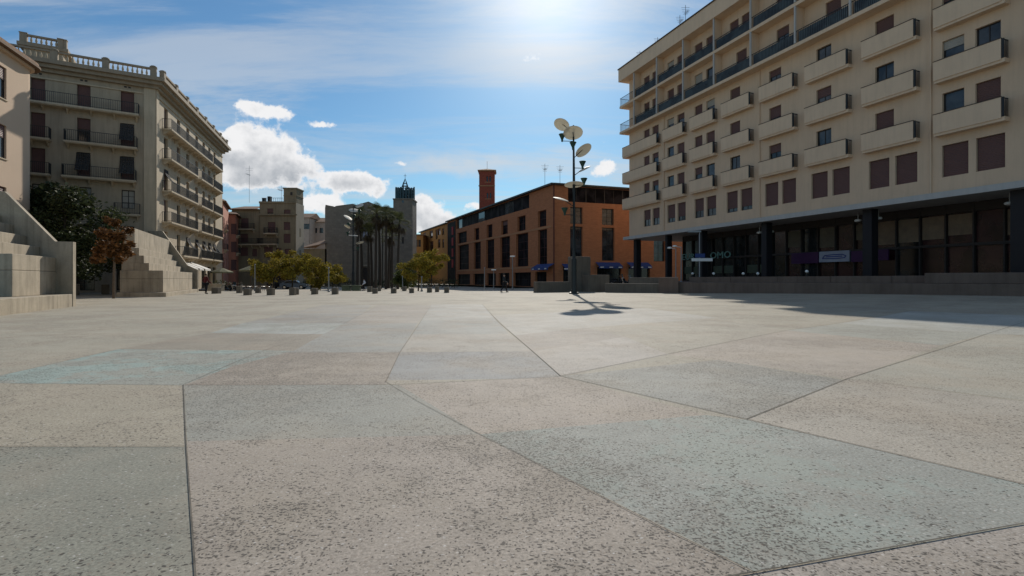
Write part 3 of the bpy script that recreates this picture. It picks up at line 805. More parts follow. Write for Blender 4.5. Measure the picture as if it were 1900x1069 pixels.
    nin = (F.v+Rr.v).normalized()
    far_ = Rr.pt(Rr.L, 12); lf = F.pt(0, 30)
    inner = Vector((Xc, Zc))+nin*.42
    pts = [(F.pt(0,.35).x, F.pt(0,.35).y), (inner.x, inner.y), (Rr.pt(Rr.L,.35).x, Rr.pt(Rr.L,.35).y), (far_.x, far_.y), (lf.x, lf.y)]
    body(root, pts, 0, cbot, M['stucco'])
    e = MB(); 
    body(root, [tuple(Rr.pt(Rr.L-.01,0).to_2d()), tuple(Rr.pt(Rr.L,0).to_2d()), tuple(Rr.pt(Rr.L,.5).to_2d()), tuple(Rr.pt(Rr.L-.01,.5).to_2d())], 0, cbot, M['stucco'])
    def ring(off, z0, z1, m, name):
        c0 = F.pt(0, off); 
        # corner of the two offset lines
        den = F.u.x*Rr.u.y-F.u.y*Rr.u.x
        p = F.o+F.v*off; q_ = Rr.o+Rr.v*off; t = ((q_.x-p.x)*Rr.u.y-(q_.y-p.y)*Rr.u.x)/den; cc = p+F.u*t
        f0, r1 = F.pt(0, off), Rr.pt(Rr.L-off*.6, off)
        body(root, [(f0.x, f0.y), (cc.x, cc.y), (r1.x, r1.y), (far_.x, far_.y+1), (lf.x, lf.y)], z0, z1, m, name)
    ring(-.10, 19.15, 19.28, M['stucco_l'], 'string_course')
    ring(-.35, cbot+.002, cbot+.3, M['cornice'], 'cornice'); ring(-.75, cbot+.302, cbot+.62, M['cornice'], 'cornice'); ring(-1.05, cbot+.622, ctop-.02, M['cornice'], 'cornice')
    balustrade(F, root, 0.3, F.L-.1, -.45, ctop-.02, .92)
    balustrade(Rr, root, .6, Rr.L+.2, -.45, ctop-.02, .92)
    # raised roof terrace
    T = Frame(tuple((F.pt(F.s_at(20), 0)+Vector((F.v.x, F.v.y, 0))*3).to_2d()), tuple((F.pt(F.s_at(148), 0)+Vector((F.v.x, F.v.y, 0))*3).to_2d()))
    x0, x1 = T.s_at(44), T.s_at(118)
    z = T.z_at(80, 92); pts = [tuple(T.pt(x0, 0).to_2d()), tuple(T.pt(x1, 0).to_2d()), tuple(T.pt(x1, 7).to_2d()), tuple(T.pt(x0, 7).to_2d())]
    body(root, pts, ctop-.05, z, M['stucco'], 'roof_storey')
    pts = [tuple(T.pt(x0-.4, -.4).to_2d()), tuple(T.pt(x1+.4, -.4).to_2d()), tuple(T.pt(x1+.4, 7.4).to_2d()), tuple(T.pt(x0-.4, 7.4).to_2d())]
    body(root, pts, z+.002, z+.3, M['cornice'], 'roof_cornice')
    balustrade(T, root, x0, x1, 0, z+.3, .85, piers=10, ball=False)
    E = Frame(tuple(T.pt(x1, 0).to_2d()), tuple(T.pt(x1, 7).to_2d())); balustrade(E, root, 0, 7, .2, z+.3, .85, piers=7, ball=False)
    return F, Rr
LF_, LR_ = left_building()

# peach building, far left, with a rounded corner
def peach():
    P1 = Vector((-35.9, 38.0)); d = Vector((-.33, 1)).normalized(); P0 = P1-d*22; ztop = 16.85
    root = thing('corner_building', 'smooth sunlit peach building with brown sloping eaves at the left edge', 'building', (P1.x, P1.y, 0))
    fr = Frame(tuple(P0), tuple(P1)); s1 = fr.s_at(12)
    ops = [(s1-1.4-k, s1-k, a, b) for k in (0, 3.9, 7.8, 11.7) for a, b in ((13.65, 15.85), (9.55, 11.85), (5.3, 7.6))]
    wall(fr, root, 0, ztop, ops, M['pink'], .2)
    for o in ops: window(fr, root, o, .2, 'frame', 'glass', .35, 'shutter', 1, sill='stucco_l')
    L = wloc(root); r = .9; c = P1+fr.v*r; prof = []
    for i in range(10):
        t = fr.rz-math.pi/2+(math.pi*.62)*i/9; prof.append((c.x+r*math.cos(t), c.y+r*math.sin(t)))
    e = (prof[-1][0]-16, prof[-1][1]+7); prof.append(e)
    b = MB()
    for p, q in zip(prof[:-1], prof[1:]): b.poly([(p[0]-L.x,p[1]-L.y,0),(q[0]-L.x,q[1]-L.y,0),(q[0]-L.x,q[1]-L.y,ztop),(p[0]-L.x,p[1]-L.y,ztop)])
    b.build('curved_wall', M['pink'], root, (L.x, L.y, 0))
    def ring(o):
        R_ = r+o; out = [tuple(fr.pt(0, -o).to_2d())]+[(c.x+R_*math.cos(fr.rz-math.pi/2+(math.pi*.62)*i/9), c.y+R_*math.sin(fr.rz-math.pi/2+(math.pi*.62)*i/9)) for i in range(10)]
        return out+[(e[0], e[1]+o), (P0.x-18, P0.y+8)]
    body(root, ring(-.03)[:-2]+[(e[0], e[1]-.05), (P0.x-18, P0.y+8)], 0, .02, M['pink'], 'footing')
    body(root, ring(.28), ztop, ztop+.14, M['pink'], 'cornice'); body(root, ring(.62), ztop+.142, ztop+.30, M['eave'], 'eaves'); body(root, ring(.5), ztop+.302, ztop+.55, M['tile'], 'roof')
peach()

# ------------------------------------------------------------------ distant houses
def quad_building(name, label, fr, depth, z1, ops, m, winkw=None, z0=0, side=None, side_m=None, side_ops=(), cor=None):
    root = thing(name, label, 'building', (fr.o.x, fr.o.y, 0))
    wall(fr, root, z0, z1, ops, M[m], .2)
    for i, o in enumerate(ops): window(fr, root, o, .2, **(winkw(i) if winkw else dict(mull=1)))
    q = lambda a, b_: tuple(fr.pt(a, b_).to_2d())
    body(root, [q(0,.25), q(fr.L-.001,.25), q(fr.L-.001,depth), q(0,depth)], z0, z1, M[m])
    body(root, [q(0,.0), q(.02,.0), q(.02,.26), q(0,.26)], z0, z1, M[m])
    if side:
        sf = Frame(q(fr.L, 0), q(fr.L, depth)); wall(sf, root, z0, z1, side_ops, M[side_m or m], .2)
        for o in side_ops: window(sf, root, o, .2, mull=1, shut=.5)
        root['_'] = 0; del root['_']
    if cor: body(root, [q(-.3,-.3), q(fr.L+.3,-.3), q(fr.L+.3,depth), q(-.3,depth)], z1, z1+.3, M[cor], 'cornice')
    return root
def houses():
    # two rosy houses stepping back beside the classical building
    for i, (x0, x1, xs, Y, ytop, m) in enumerate(((398, 414, 424, 78, 374, 'rose'), (424.5, 437, 447, 88, 398, 'rose2'))):
        fr = Frame((at(x0, Y), Y), (at(x1, Y+.5), Y+.5)); z1 = hz(ytop, Y)
        k = at(xs, Y+9)-fr.pt(fr.L).x
        root = thing('town_house', ('narrow rose coloured house next to the tall classical building', 'narrow salmon house between the rose house and the ochre building')[i], 'building', (fr.o.x, fr.o.y, 0))
        sf = Frame(tuple(fr.pt(fr.L).to_2d()), (at(xs, Y+9), Y+9))
        rows = [2.8+3.1*j for j in range(int((z1-3)/3.1))]
        ops = [(fr.L*.35, fr.L*.35+.8, z, z+1.8) for z in rows] ; so = [(a, a+1.0, z, z+1.8) for z in rows for a in (1.6, 5.4)]
        wall(fr, root, 0, z1, ops, M[m], .2); wall(sf, root, 0, z1, so, M[m], .2)
        for o in ops: window(fr, root, o, .2, shut=1, mull=1)
        for o in so: window(sf, root, o, .2, shut=.6, mull=1, sill='stucco_l')
        for z in rows[1:]: slab_balcony(sf, root, 1.1, 3.2, z-.05, .5, h=.9, th=.1)
        P0, P1, P2 = fr.pt(0,.3), fr.pt(fr.L-.3,.3), sf.pt(sf.L, .3)
        body(root, [tuple(P0.to_2d()), tuple(P1.to_2d()), tuple(P2.to_2d()), (P2.x-8, P2.y+1)], 0, z1, M[m])
        b = MB(); L = wloc(root); e = .45
        pts = [fr.pt(-.2,-e), fr.pt(fr.L+e,-e), sf.pt(sf.L,-e), Vector((P2.x-8, P2.y, 0))]
        c = (fr.pt(fr.L, 4))
        b.prism([(p.x-L.x, p.y-L.y) for p in pts], z1, z1+.15)
        b.build('eaves', M['eave'], root, (L.x, L.y, 0))
        b = MB()
        for j in range(4):
            p, q = pts[j], pts[(j+1) % 4]; ap = (c.x-2-L.x, c.y+3-L.y, z1+1.5)
            b.poly([(p.x-L.x,p.y-L.y,z1+.152),(q.x-L.x,q.y-L.y,z1+.152), ap])
        b.build('roof', M['tile'], root, (L.x, L.y, 0))
    # ochre grey building with a lift tower
    Y = 93.0
    fr = Frame((at(430, Y), Y), (at(481, Y), Y)); z1 = hz(388, Y)
    rc = lambda x0, x1, y0, y1: fr.rect(x0, x1, y0, y1)
    ops = [rc(447, 461, 405, 424), rc(446, 460, 434, 450), rc(446, 460, 459, 475), rc(468, 477, 462, 476)]
    r = quad_building('town_house', 'low ochre grey building with arched upper window and tiled roof', fr, 9, z1, ops, 'olive', lambda i: dict(mull=1, shut=1, fm='redframe', sm='shutter'))
    slab_balcony(fr, r, ops[0][0]-.6, ops[0][1]+1.2, ops[0][2]-.1, .7); slab_balcony(fr, r, ops[1][0]-2, ops[1][1]+3.0, ops[1][2]-.3, .7)
    b = MB(); b.poly([(-.3,-.6,z1),(fr.L-.05,-.6,z1),(fr.L-.05,5,z1+1.2),(-.3,5,z1+1.2)]); b.poly([(-.3,-.6,z1),(-.3,5,z1+1.2),(-.3,5,z1)]); b.box(-.3, fr.L-.05, -.6, .3, z1-.15, z1-.003)
    b.build('roof', M['tile'], r, fr.pt(0,0,0), 0)
    fr = Frame((at(481.5, Y-.4), Y-.4), (at(549, Y-.4), Y-.4)); z1 = hz(377, Y)
    rc = fr.rect
    ops = [rc(496, 507, 387, 398), rc(527, 539, 389, 400), rc(497, 511, 412, 432), rc(526.5, 538.5, 412, 427), rc(526.5, 539, 434, 451), rc(490, 506, 458, 478), rc(512, 522, 460, 480), rc(528, 540, 462, 480), rc(489, 505, 490, 520), rc(512, 540, 490, 520)]
    r = quad_building('town_house', 'ochre grey corner building carrying a square tower room on its roof', fr, 3.6, z1, ops, 'olive', lambda i: dict(mull=1, shut=(1 if i in (3,4) else .6), fm='redframe'), side=True, side_m='stucco_l', side_ops=[(1.5, 2.3, 5, 6.6), (1.5,2.3,9,10.6)])
    zc = hz(399, Y); b = MB(); b.box(-.1, fr.L+.25, -.3, -.003, zc-.15, zc+.12); b.box(-.05, fr.L+.1, -.15, -.003, z1-.1, z1+.25); b.build('cornice', M['olive'], r, fr.pt(0,0,0), 0)
    slab_balcony(fr, r, ops[2][0]-.5, ops[2][1]+.5, ops[2][2]-.1, .8); slab_balcony(fr, r, ops[2][0]-1.6, ops[2][1]+.6, ops[5][3]+.5, .9, m='stucco_l')
    tw = fr.rect(525, 552.5, 350, 377); b = MB(); b.box(tw[0], fr.L-.02, .3, 3.3, z1+.002, tw[3]); b.box(tw[0]-.15, fr.L+.12, .15, 3.4, tw[3]+.002, tw[3]+.2); b.box(tw[0]-.06, fr.L+.04, .24, 3.34, (z1+tw[3])/2, (z1+tw[3])/2+.12)
    t = b.build('tower_room', M['olive'], r, fr.pt(0,0,0), 0)
    b = MB(); b.box(tw[0]+1.2, tw[0]+1.6, .28, .298, tw[3]-1.3, tw[3]-.6); b.build('vent', M['frame'], t, fr.pt(0,0,0), 0)
    b = MB(); 
    for x in (.2, 1.2): b.box(x, x+.5, .5, 1.2, z1, z1+.9+.3*x)
    b.box(.2, tw[0]-.2, .35, .4, z1+.9, z1+.96)
    for i in range(12): x = .3+i*(tw[0]-.5)/11; b.box(x, x+.04, .35, .39, z1+.25, z1+.9)
    b.build('roof_rail', M['iron'], r, fr.pt(0,0,0), 0)
    antenna('roof_antenna', 'tall thin mast on the low tiled roof at left of the sky', (at(462.5, Y+4), Y+4, hz(376, Y+4)), 7.0, 2, w=.7)
    antenna('roof_antenna', 'short aerial standing left of the square tower room', (at(522, Y+3), Y+3, z1+.1), 3.6, 4, w=.9)
    antenna('roof_antenna', 'small aerial at the far end of the classical building', (at(408.5, 76), 76, hz(375, 76)), 3.0, 3)
    # far houses in the gap
    Y = 135.0
    for x0, x1, yt, lab, m in ((554, 574, 404, 'pale distant house beside the ochre corner building', 'stone_c'), (572, 604, 412, 'wide pale distant house next to the church wall', 'stone_c')):
        fr = Frame((at(x0, Y), Y), (at(x1, Y), Y)); z1 = hz(yt, Y); Y += 4
        ops = [(fr.L*.3, fr.L*.3+1, z1-3, z1-1.6), (fr.L*.65, fr.L*.65+1, z1-3, z1-1.6)]
        r = quad_building('town_house', lab, fr, 8, z1, ops, m)
        b = MB(); b.poly([(-.4,-.5,z1),(fr.L+.4,-.5,z1),(fr.L+.4,4,z1+1.6),(-.4,4,z1+1.6)]); b.poly([(fr.L+.4,-.5,z1),(fr.L+.4,8.5,z1),(fr.L+.4,4,z1+1.6)]); b.poly([(-.4,8.5,z1),(-.4,-.5,z1),(-.4,4,z1+1.6)]); b.poly([(fr.L+.4,8.5,z1),(-.4,8.5,z1),(-.4,4,z1+1.6),(fr.L+.4,4,z1+1.6)])
        b.build('roof', M['tile'], r, fr.pt(0,0,0), 0)
    Y = 112.0
    fr = Frame((at(558, Y), Y), (at(606, Y), Y)); z1 = hz(462, Y)
    r = quad_building('tiled_shed', 'low dark building with sloping brown tiled roof beside the church', fr, 12, z1, [(1,2.2,2,3.6),(3.5,4.5,2,3.6)], 'olive')
    z2 = hz(436, Y); L = fr.L
    b = MB(); b.poly([(-.5,-.8,z1),(L,-.8,z1+1.2),(L,5,z2),(1.5,5,z1+.6)]); b.poly([(-.5,-.8,z1-.2),(L,-.8,z1+1.0),(L,-.8,z1+1.2),(-.5,-.8,z1)])
    b.build('roof', M['tile'], r, fr.pt(0,0,0), 0)
houses()

def church():
    Y = 112.0
    root = thing('church', 'dark stone church with ribbed front and open metal belfry tower', 'church', (at(603, Y), Y, 0))
    X = lambda px, y=Y: at(px, y)-at(603, Y)
    loc = (at(603, Y), Y, 0)
    # flat left wall with ragged parapet
    b = MB(); top = lambda px, py: (X(px), 0, hz(py, Y)+.0)
    prof = [(603,386),(604,380),(619,383),(620,384),(624,382),(655,378)]
    P = [(X(603),0,-.4)]+[(X(655),0,-.4)]+[top(*p) for p in reversed(prof)]
    b.poly(P); b.poly([(p[0], 14, p[2]) for p in reversed(P)])
    for i in range(len(P)):
        p, q = P[i-1], P[i]; b.poly([(p[0],0,p[2]),(p[0],14,p[2]),(q[0],14,q[2]),(q[0],0,q[2])])
    b.build('wall', M['stone_f'], root, loc)
    # ribbed nave front, set back, with low gable
    P = [(X(655),1.5,-.4),(X(729),1.5,-.4),(X(729),1.5,hz(384,Y)),(X(700),1.5,hz(381,Y)),(X(680),1.5,hz(372,Y)),(X(655),1.5,hz(379,Y))]
    b = MB(); b.poly(P); b.poly([(p[0], 16, p[2]) for p in reversed(P)])
    for i in range(len(P)):
        p, q = P[i-1], P[i]; b.poly([(p[0],1.5,p[2]),(p[0],16,p[2]),(q[0],16,q[2]),(q[0],1.5,q[2])])
    b.build('wall', M['stone_f'], root, loc)
    for px in (657, 664, 691, 698, 705, 712, 719, 726):
        b = MB(); x = X(px); b.box(x-.3, x+.3, .6, 1.497, -.4, hz(396 if px > 670 else 415, Y)); b.build('buttress', M['stone_fl'], root, loc, bevel=.05)
    for px in (672, 678, 684):
        b = MB(); x = X(px); b.box(x-.22, x+.22, 1.4, 1.498, hz(440,Y), hz(418,Y)); b.build('window', M['whitepanel'] if px != 684 else M['glass'], root, loc)
    for px in (694.5, 701.5, 708.5):
        b = MB(); x = X(px); b.box(x-.2, x+.2, 1.4, 1.498, 4, 9); b.build('window', M['glass'], root, loc)
    b = MB(); b.box(X(671), X(684), 1.3, 1.497, -.4, hz(497, Y)); d = b.build('door', M['frame'], root, loc)
    b = MB(); b.box(X(669), X(671)-.003, 1.1, 1.497, -.4, hz(494,Y)); b.box(X(684)+.003, X(686), 1.1, 1.497, -.4, hz(494,Y)); b.box(X(669), X(686), 1.1, 1.497, hz(494,Y)+.002, hz(491,Y)); b.build('door_frame', M['stone_fl'], root, loc)
    # tower
    b = MB(); x0, x1 = X(729), X(765); z1 = hz(370, Y); b.box(x0+.003, x1, .3, 5.0, -.4, z1); b.box(x0-.1, x1+.15, .15, 5.15, z1+.002, z1+.25); b.build('tower', M['stone_f'], root, loc)
    b = MB()
    for px in (747,): 
        b.box(X(px)-.25, X(px)+.25, .26, .297, hz(452,Y), hz(440,Y)); b.box(X(px)-.2, X(px)+.2, .26, .297, hz(376,Y), hz(371.5,Y))
    b.build('window', M['glass'], root, loc)
    # belfry: ring of metal fins around a cage
    cx, cy = (x0+x1)/2, 2.65; zt = hz(346, Y); rad = (x1-x0)/2*.95
    b = MB(); z0 = z1+.25
    n = 20
    for k in range(n):
        t = 2*math.pi*k/n; c, s = math.cos(t), math.sin(t); h = zt+(.35 if k % 5 == 0 else 0)
        px_, py_ = cx+rad*c, cy+rad*s
        b.box(px_-.14, px_+.14, py_-.14, py_+.14, z0, h)
        if k % 2 == 0: px_, py_ = cx+rad*.62*c, cy+rad*.62*s; b.box(px_-.16, px_+.16, py_-.16, py_+.16, z0, zt-.1)
    for z in (z0+.1, z0+1.25, zt-.25):
        b.tube([(cx+rad*math.cos(2*math.pi*k/24), cy+rad*math.sin(2*math.pi*k/24), z) for k in range(25)], .09, 5)
    bf = b.build('belfry', M['oxid'], root, loc)
    b = MB(); b.lathe([(.75,0),(.7,.3),(.5,.9),(.3,1.1),(.1,1.3)], 12, (cx,cy,z0+.5)); b.build('bell', M['oxid'], bf, loc, smooth=True)
    b = MB(); zs = hz(327, Y)
    for sx, sy in ((-1,-1),(1,-1),(1,1),(-1,1)):
        b.tube([(cx+sx*.75, cy+sy*.75, zt-.3), (cx+sx*.35, cy+sy*.35, (zt+zs)/2), (cx, cy, zs)], [.1,.09,.05], 6)
    for z, r in ((zt+.5,.55), (zt+1.1,.35)): b.box(cx-r, cx+r, cy-r, cy+r, z, z+.08)
    b.tube([(cx,cy,zs-.1),(cx,cy,hz(318,Y))], .04, 6); b.box(cx-.3, cx+.3, cy-.03, cy+.03, hz(322,Y), hz(322,Y)+.07)
    b.build('spire', M['oxid'], root, loc)
church()

# ------------------------------------------------------------------ orange building
def orange():
    Zc = 76.0; k = 419; K = 495*Zc
    Xc = 76/950*Zc
    d = Vector((-k/950, 1)).normalized()
    Yl = K/(830-950+k); ln = (Yl-Zc)/d.y
    Lf = Frame((Xc+d.x*ln, Zc+d.y*ln), (Xc, Zc))
    e = Vector((2.9, 1)).normalized(); Rf = Frame((Xc, Zc), (Xc+e.x*30, Zc+e.y*30))
    root = thing('brick_building', 'long orange brick building with tall paired windows and dark flat roof', 'building', (Xc, Zc, 0))
    zt = Lf.z_at(1010, 349)
    zb = zt-2.45
    U = [(849,866,430,450),(880,889,424,446),(903,913.5,417,441),(930,942,410,435),(960,975,400,428),(998,1013.5,390,420)]
    Tt = [(850,870,455,499.5),(879,892,450,499.5),(902,917,445.5,498),(928,946,439,496),(957.5,980,432,493.5),(998,1015,425,495)]
    G = [(848,872,508,530),(878,899,508,530),(903,920,506,531),(925,945,505,532),(953,985,504,533),(993,1014,510,535)]
    ops, info = [], []
    # keep the rows level: one sill and head height for each row
    def level(rs, fr, za=None, zb_=None):
        q = [fr.rect(*r) for r in rs]; a = sum(x[2] for x in q)/len(q); b = sum(x[3] for x in q)/len(q)
        return [(x[0], x[1], za if za is not None else a, zb_ if zb_ is not None else b) for x in q]
    u = level(U, Lf); t = level(Tt, Lf); g = level(G, Lf, .05)
    for o in u+t+g: ops.append(o)
    x980 = Lf.s_at(982)
    top_ops = [(Lf.s_at(846), x980, zb+.1, zt-.02)]
    wall(Lf, root, 0, zt, ops+top_ops, M['orange'], .45)
    for o in u: window(Lf, root, o, .45, 'redframe', 'dimglass', random.choice([0,.3]), mull=1, trans=1)
    for o in t: window(Lf, root, o, .45, 'redframe', 'dimglass', 0, mull=1, trans=3)
    for i, o in enumerate(g):
        if i == 5: window(Lf, root, o, .45, 'frame', 'dimglass', 0, mull=1)
        else: window(Lf, root, o, .45, 'frame', 'dimglass', 0, mull=3, trans=1)
    w = (top_ops[0][1]-top_ops[0][0])/11
    for i in range(11):
        a = top_ops[0][0]+i*w; window(Lf, root, (a, a+w, zb+.1, zt-.02), .45, 'frame', 'dimglass' if i % 4 else 'glass', 0, 'shutter_b', mull=0)
    # bands
    for z in (t[0][2]-.35, t[0][3]+.05):
        b = MB(); b.box(Lf.s_at(848), Lf.L-.5, -.05, -.003, z, z+.3); b.build('string_course', M['orange_l'], root, Lf.pt(0,0,0), Lf.rz)
    # tall dark glazed slot with red banners
    a0, a1 = Lf.s_at(831), Lf.s_at(845.5); b = MB(); b.box(a0, a1, -.06, -.004, .2, zt-.4); s = b.build('glazed_slot', M['dimglass'], root, Lf.pt(0,0,0), Lf.rz)
    for i in range(4):
        b = MB(); z = 4+i*2.6; b.box(a0+(a1-a0)*.55, a0+(a1-a0)*.75, -.12, -.07, z, z+1.9); b.build('banner', M['redbanner'], s, Lf.pt(0,0,0), Lf.rz)
    # right face
    U = [(1058,1081,385,416),(1117,1139,387,417)]; Tt = [(1058,1081,421,478),(1117,1140,422,489)]
    u = level(U, Rf); t = level(Tt, Rf)
    G = [(1045,1062,486,512),(1108,1153,500,516),(1166,1206,500,516)]
    g = level(G, Rf, .05)
    dark = Rf.rect(1175,1202,445,490)
    x1 = Rf.s_at(1054); topo = [(x1, 28, zb+.1, zt-.02)]
    extra = [(o[0]+9.3+9.3*0, o[1]+9.3, o[2], o[3]) for o in (u[1], t[1])]
    wall(Rf, root, 0, zt, u+t+g+topo+extra, M['orange'], .45)
    for o in u+t+extra: window(Rf, root, o, .45, 'frame', 'glass', 0, mull=1, trans=3, )
    for o in g: window(Rf, root, o, .45, 'frame', 'storeglass', 0, mull=2)
    w = (28-x1)/8
    for i in range(8): window(Rf, root, (x1+i*w, x1+(i+1)*w, zb+.1, zt-.02), .45, 'frame', 'dimglass', 0, 'shutter_b', mull=1)
    for fr, x0, x1_, y in ((Lf, 992, 1023, 497), (Rf, 1045, 1061, 497), (Rf, 1108, 1152, 494), (Rf, 1166, 1206, 494)):
        a0, a1 = fr.s_at(x0, -.5), fr.s_at(x1_, -.5); z = fr.z_at((x0+x1_)/2, y, -.5)
        b = MB(); b.poly([(a0,-.01,z+.6),(a0,-1.1,z),(a1,-1.1,z),(a1,-.01,z+.6)]); b.poly([(a0,-1.1,z),(a0,-1.1,z-.35),(a1,-1.1,z-.35),(a1,-1.1,z)])
        o = b.build('awning', M['blue'], root, fr.pt(0,0,0), fr.rz); s = o.modifiers.new('s', 'SOLIDIFY'); s.thickness = .04
        for kk in (.12, .5, .88):
            b = MB(); x = a0+(a1-a0)*kk; b.box(x-.3, x+.3, -1.16, -1.145, z-.25, z-.1); b.build('awning_print', M['paint_w'], o, fr.pt(0,0,0), fr.rz)
    b = MB(); b.tube([(.12,-.1,0),(.12,-.1,zt)], .08, 8); b.build('rain_pipe', M['redframe'], root, Rf.pt(0,0,0), Rf.rz)
    # mass, roof
    c1 = Lf.pt(0, .5); c2 = Vector((Xc, Zc, 0))+Vector((.1, .9, 0)); c3 = Rf.pt(30, .5)
    body(root, [tuple(c1.to_2d()), tuple(c2.to_2d()), tuple(c3.to_2d()), (c3.x-3, c3.y+20), (c1.x+14, c1.y+6)], 0, zt-.1, M['orange'])
    def off(o, z0, z1, m, nm):
        den = Lf.u.x*Rf.u.y-Lf.u.y*Rf.u.x; p = Lf.o+Lf.v*o; q = Rf.o+Rf.v*o; tt = ((q.x-p.x)*Rf.u.y-(q.y-p.y)*Rf.u.x)/den; cc = p+Lf.u*tt
        a, r = Lf.pt(0, o), Rf.pt(30, o)
        body(root, [(a.x, a.y), (cc.x, cc.y), (r.x, r.y), (c3.x-3, c3.y+20), (c1.x+14, c1.y+6)], z0, z1, m, nm)
    off(-.55, zt+.002, zt+.25, M['roofdark'], 'roof')
    off(.6, zt+.252, zt+.5, M['roofdark'], 'roof')
    for i, (px, py, hh) in enumerate(((1011, 341, 4.0), (1039, 341, 3.8))):
        antenna('roof_antenna', ('mast with aerials on the orange roof, left of its corner', 'mast with aerials on the orange roof, directly beside the disc lamp')[i], (at(px, 82), 82, zt+.5), hh, 5, w=.6)
    # west wing, same line, yellower
    Y2 = K/(780-950+k); l2 = (Y2-Yl)/d.y-.1
    W = Frame((Lf.o.x+d.x*l2, Lf.o.y+d.y*l2), (Lf.o.x+d.x*.05, Lf.o.y+d.y*.05))
    o2 = [W.rect(*r) for r in ((785,790,432,446),(797,803,428,442),(808,812,426,444),(797,804,448,470),(812,817,424,436),(812,817,444,460),(820,824,424,436),(820,824,444,460))]
    zt2 = zt-.3
    r2 = thing('brick_building', 'ochre brick wing beyond the dark glazed slot behind the small tree', 'building', (W.o.x, W.o.y, 0))
    wall(W, r2, 0, zt2, o2, M['orange_y'], .3)
    for o in o2: window(W, r2, o, .3, 'redframe', 'glass', .3, mull=1)
    q = lambda a, b_: tuple(W.pt(a, b_).to_2d())
    body(r2, [q(0,.35), q(W.L,.35), q(W.L,12), q(0,12)], 0, zt2, M['orange_y']); body(r2, [q(-.3,-.5), q(W.L,-.5), q(W.L,12), q(-.3,12)], zt2+.002, zt2+.25, M['roofdark'], 'roof')
    Y3 = 138.0; fr = Frame((at(762, Y3), Y3), (at(785, Y3), Y3))
    r3 = quad_building('town_house', 'small ochre house between the church tower and orange wing', fr, 8, hz(437, Y3), [fr.rect(768,775,445,458), fr.rect(776,781,445,458)], 'orange_y', cor='tile')
    # red brick tower
    Y4 = 128.0; fr = Frame((at(889, Y4), Y4), (at(917.5, Y4), Y4)); zt4 = hz(318, Y4)
    r4 = thing('brick_tower', 'slender red brick tower rising behind the orange building', 'tower', (fr.o.x, fr.o.y, 0))
    o4 = [fr.rect(902.5,905.5,327,337), fr.rect(908,911,327,337), fr.rect(903,906,358,368), fr.rect(908.5,911.5,358,368)]
    wall(fr, r4, 0, zt4, o4, M['redbrick'], .25)
    for o in o4: window(fr, r4, o, .25, 'frame', 'storeglass', 0, mull=0)
    L = fr.L; b = MB(); b.box(0, L, .3, L, 0, zt4-.01); b.box(0,.02,0,.3,0,zt4-.01); b.box(L-.02,L,.003,.3,0,zt4-.01); b.build('wall', M['redbrick'], r4, fr.pt(0,0,0), 0)
    b = MB(); b.box(-.15, L+.15, -.12, -.003, hz(346,Y4), hz(344,Y4)); b.box(-.3, L+.3, -.3, L+.3, zt4+.002, zt4+.3)
    b.box(L*.36,L*.78,-.05,-.003,o4[0][2]-.25,o4[0][2]-.08); b.box(L*.36,L*.78,-.05,-.003,o4[2][2]-.25,o4[2][2]-.08)
    b.build('string_course', M['orange_l'], r4, fr.pt(0,0,0), 0)
    b = MB(); z = zt4+.302; ap = hz(310, Y4)
    P = [(-.4,-.4,z),(L+.4,-.4,z),(L+.4,L+.4,z),(-.4,L+.4,z)]
    for i in range(4): b.poly([P[i], P[(i+1) % 4], (L/2, L/2, ap)])
    b.poly(P[::-1]); b.tube([(L/2,L/2,ap-.1),(L/2,L/2,hz(296,Y4))], .04, 5); b.build('roof', M['tile'], r4, fr.pt(0,0,0), 0)
orange()

# ------------------------------------------------------------------ concrete stepped seats on the left
def monument(label, Cn, v, nw, qdir, plinth_h, plinth_q, steps, plate, w_pl, m='concrete', th=.35, back=9, split=None):
    """steps: list of (q, top z, near w). All runs along v (towards the viewer) from w=0; qdir points back"""
    root = thing('stone_steps', label, 'steps', (Cn[0], Cn[1], 0)); L = Vector((Cn[0], Cn[1]))
    v = Vector(v).normalized(); qd = Vector(qdir).normalized()
    P = lambda q, w: (qd.x*q+v.x*w, qd.y*q+v.y*w)
    def block(q0, q1, w0, w1, z0, z1, name, mt=m, bev=.02):
        pts = [P(q0,w0), P(q0,w1), P(q1,w1), P(q1,w0)]
        ar = sum(pts[i-1][0]*pts[i][1]-pts[i][0]*pts[i-1][1] for i in range(4))
        if ar < 0: pts.reverse()
        b = MB(); b.prism(pts, z0, z1); return b.build(name, M[mt], root, (L.x, L.y, 0), bevel=bev)
    block(0, back, 0, w_pl, -.1, plinth_h, 'plinth')
    z = plinth_h
    for i, (q, zt, nw_) in enumerate(steps):
        if i == 0:
            zm = (z+zt)/2+.2; block(q, back, .0, nw_, z+.002, zm-.012, 'base_block'); block(q+.015, back, .0, nw_-.01, zm-.012, zm, 'shadow_gap', 'joint', 0); block(q, back, .0, nw_, zm, zt, 'base_block')
        else: block(q, back, .0, nw_, z+.003, zt, 'step')
        z = zt
    # the side plate, profile in (q, z)
    b = MB(); w0, w1 = -th, -.004
    ring0 = [(*P(q, w1), zz) for q, zz in plate]; ring1 = [(*P(q, w0), zz) for q, zz in plate]
    b.poly(ring0); b.poly(ring1[::-1])
    for i in range(len(plate)): j = (i+1) % len(plate); b.poly([ring0[i], ring1[i], ring1[j], ring0[j]])
    bm = None
    o = b.build('side_wall', M[m], root, (L.x, L.y, 0))
    me = o.data; bmx = bmesh.new(); bmx.from_mesh(me); bmesh.ops.recalc_face_normals(bmx, faces=bmx.faces); bmx.to_mesh(me); bmx.free()
    return root
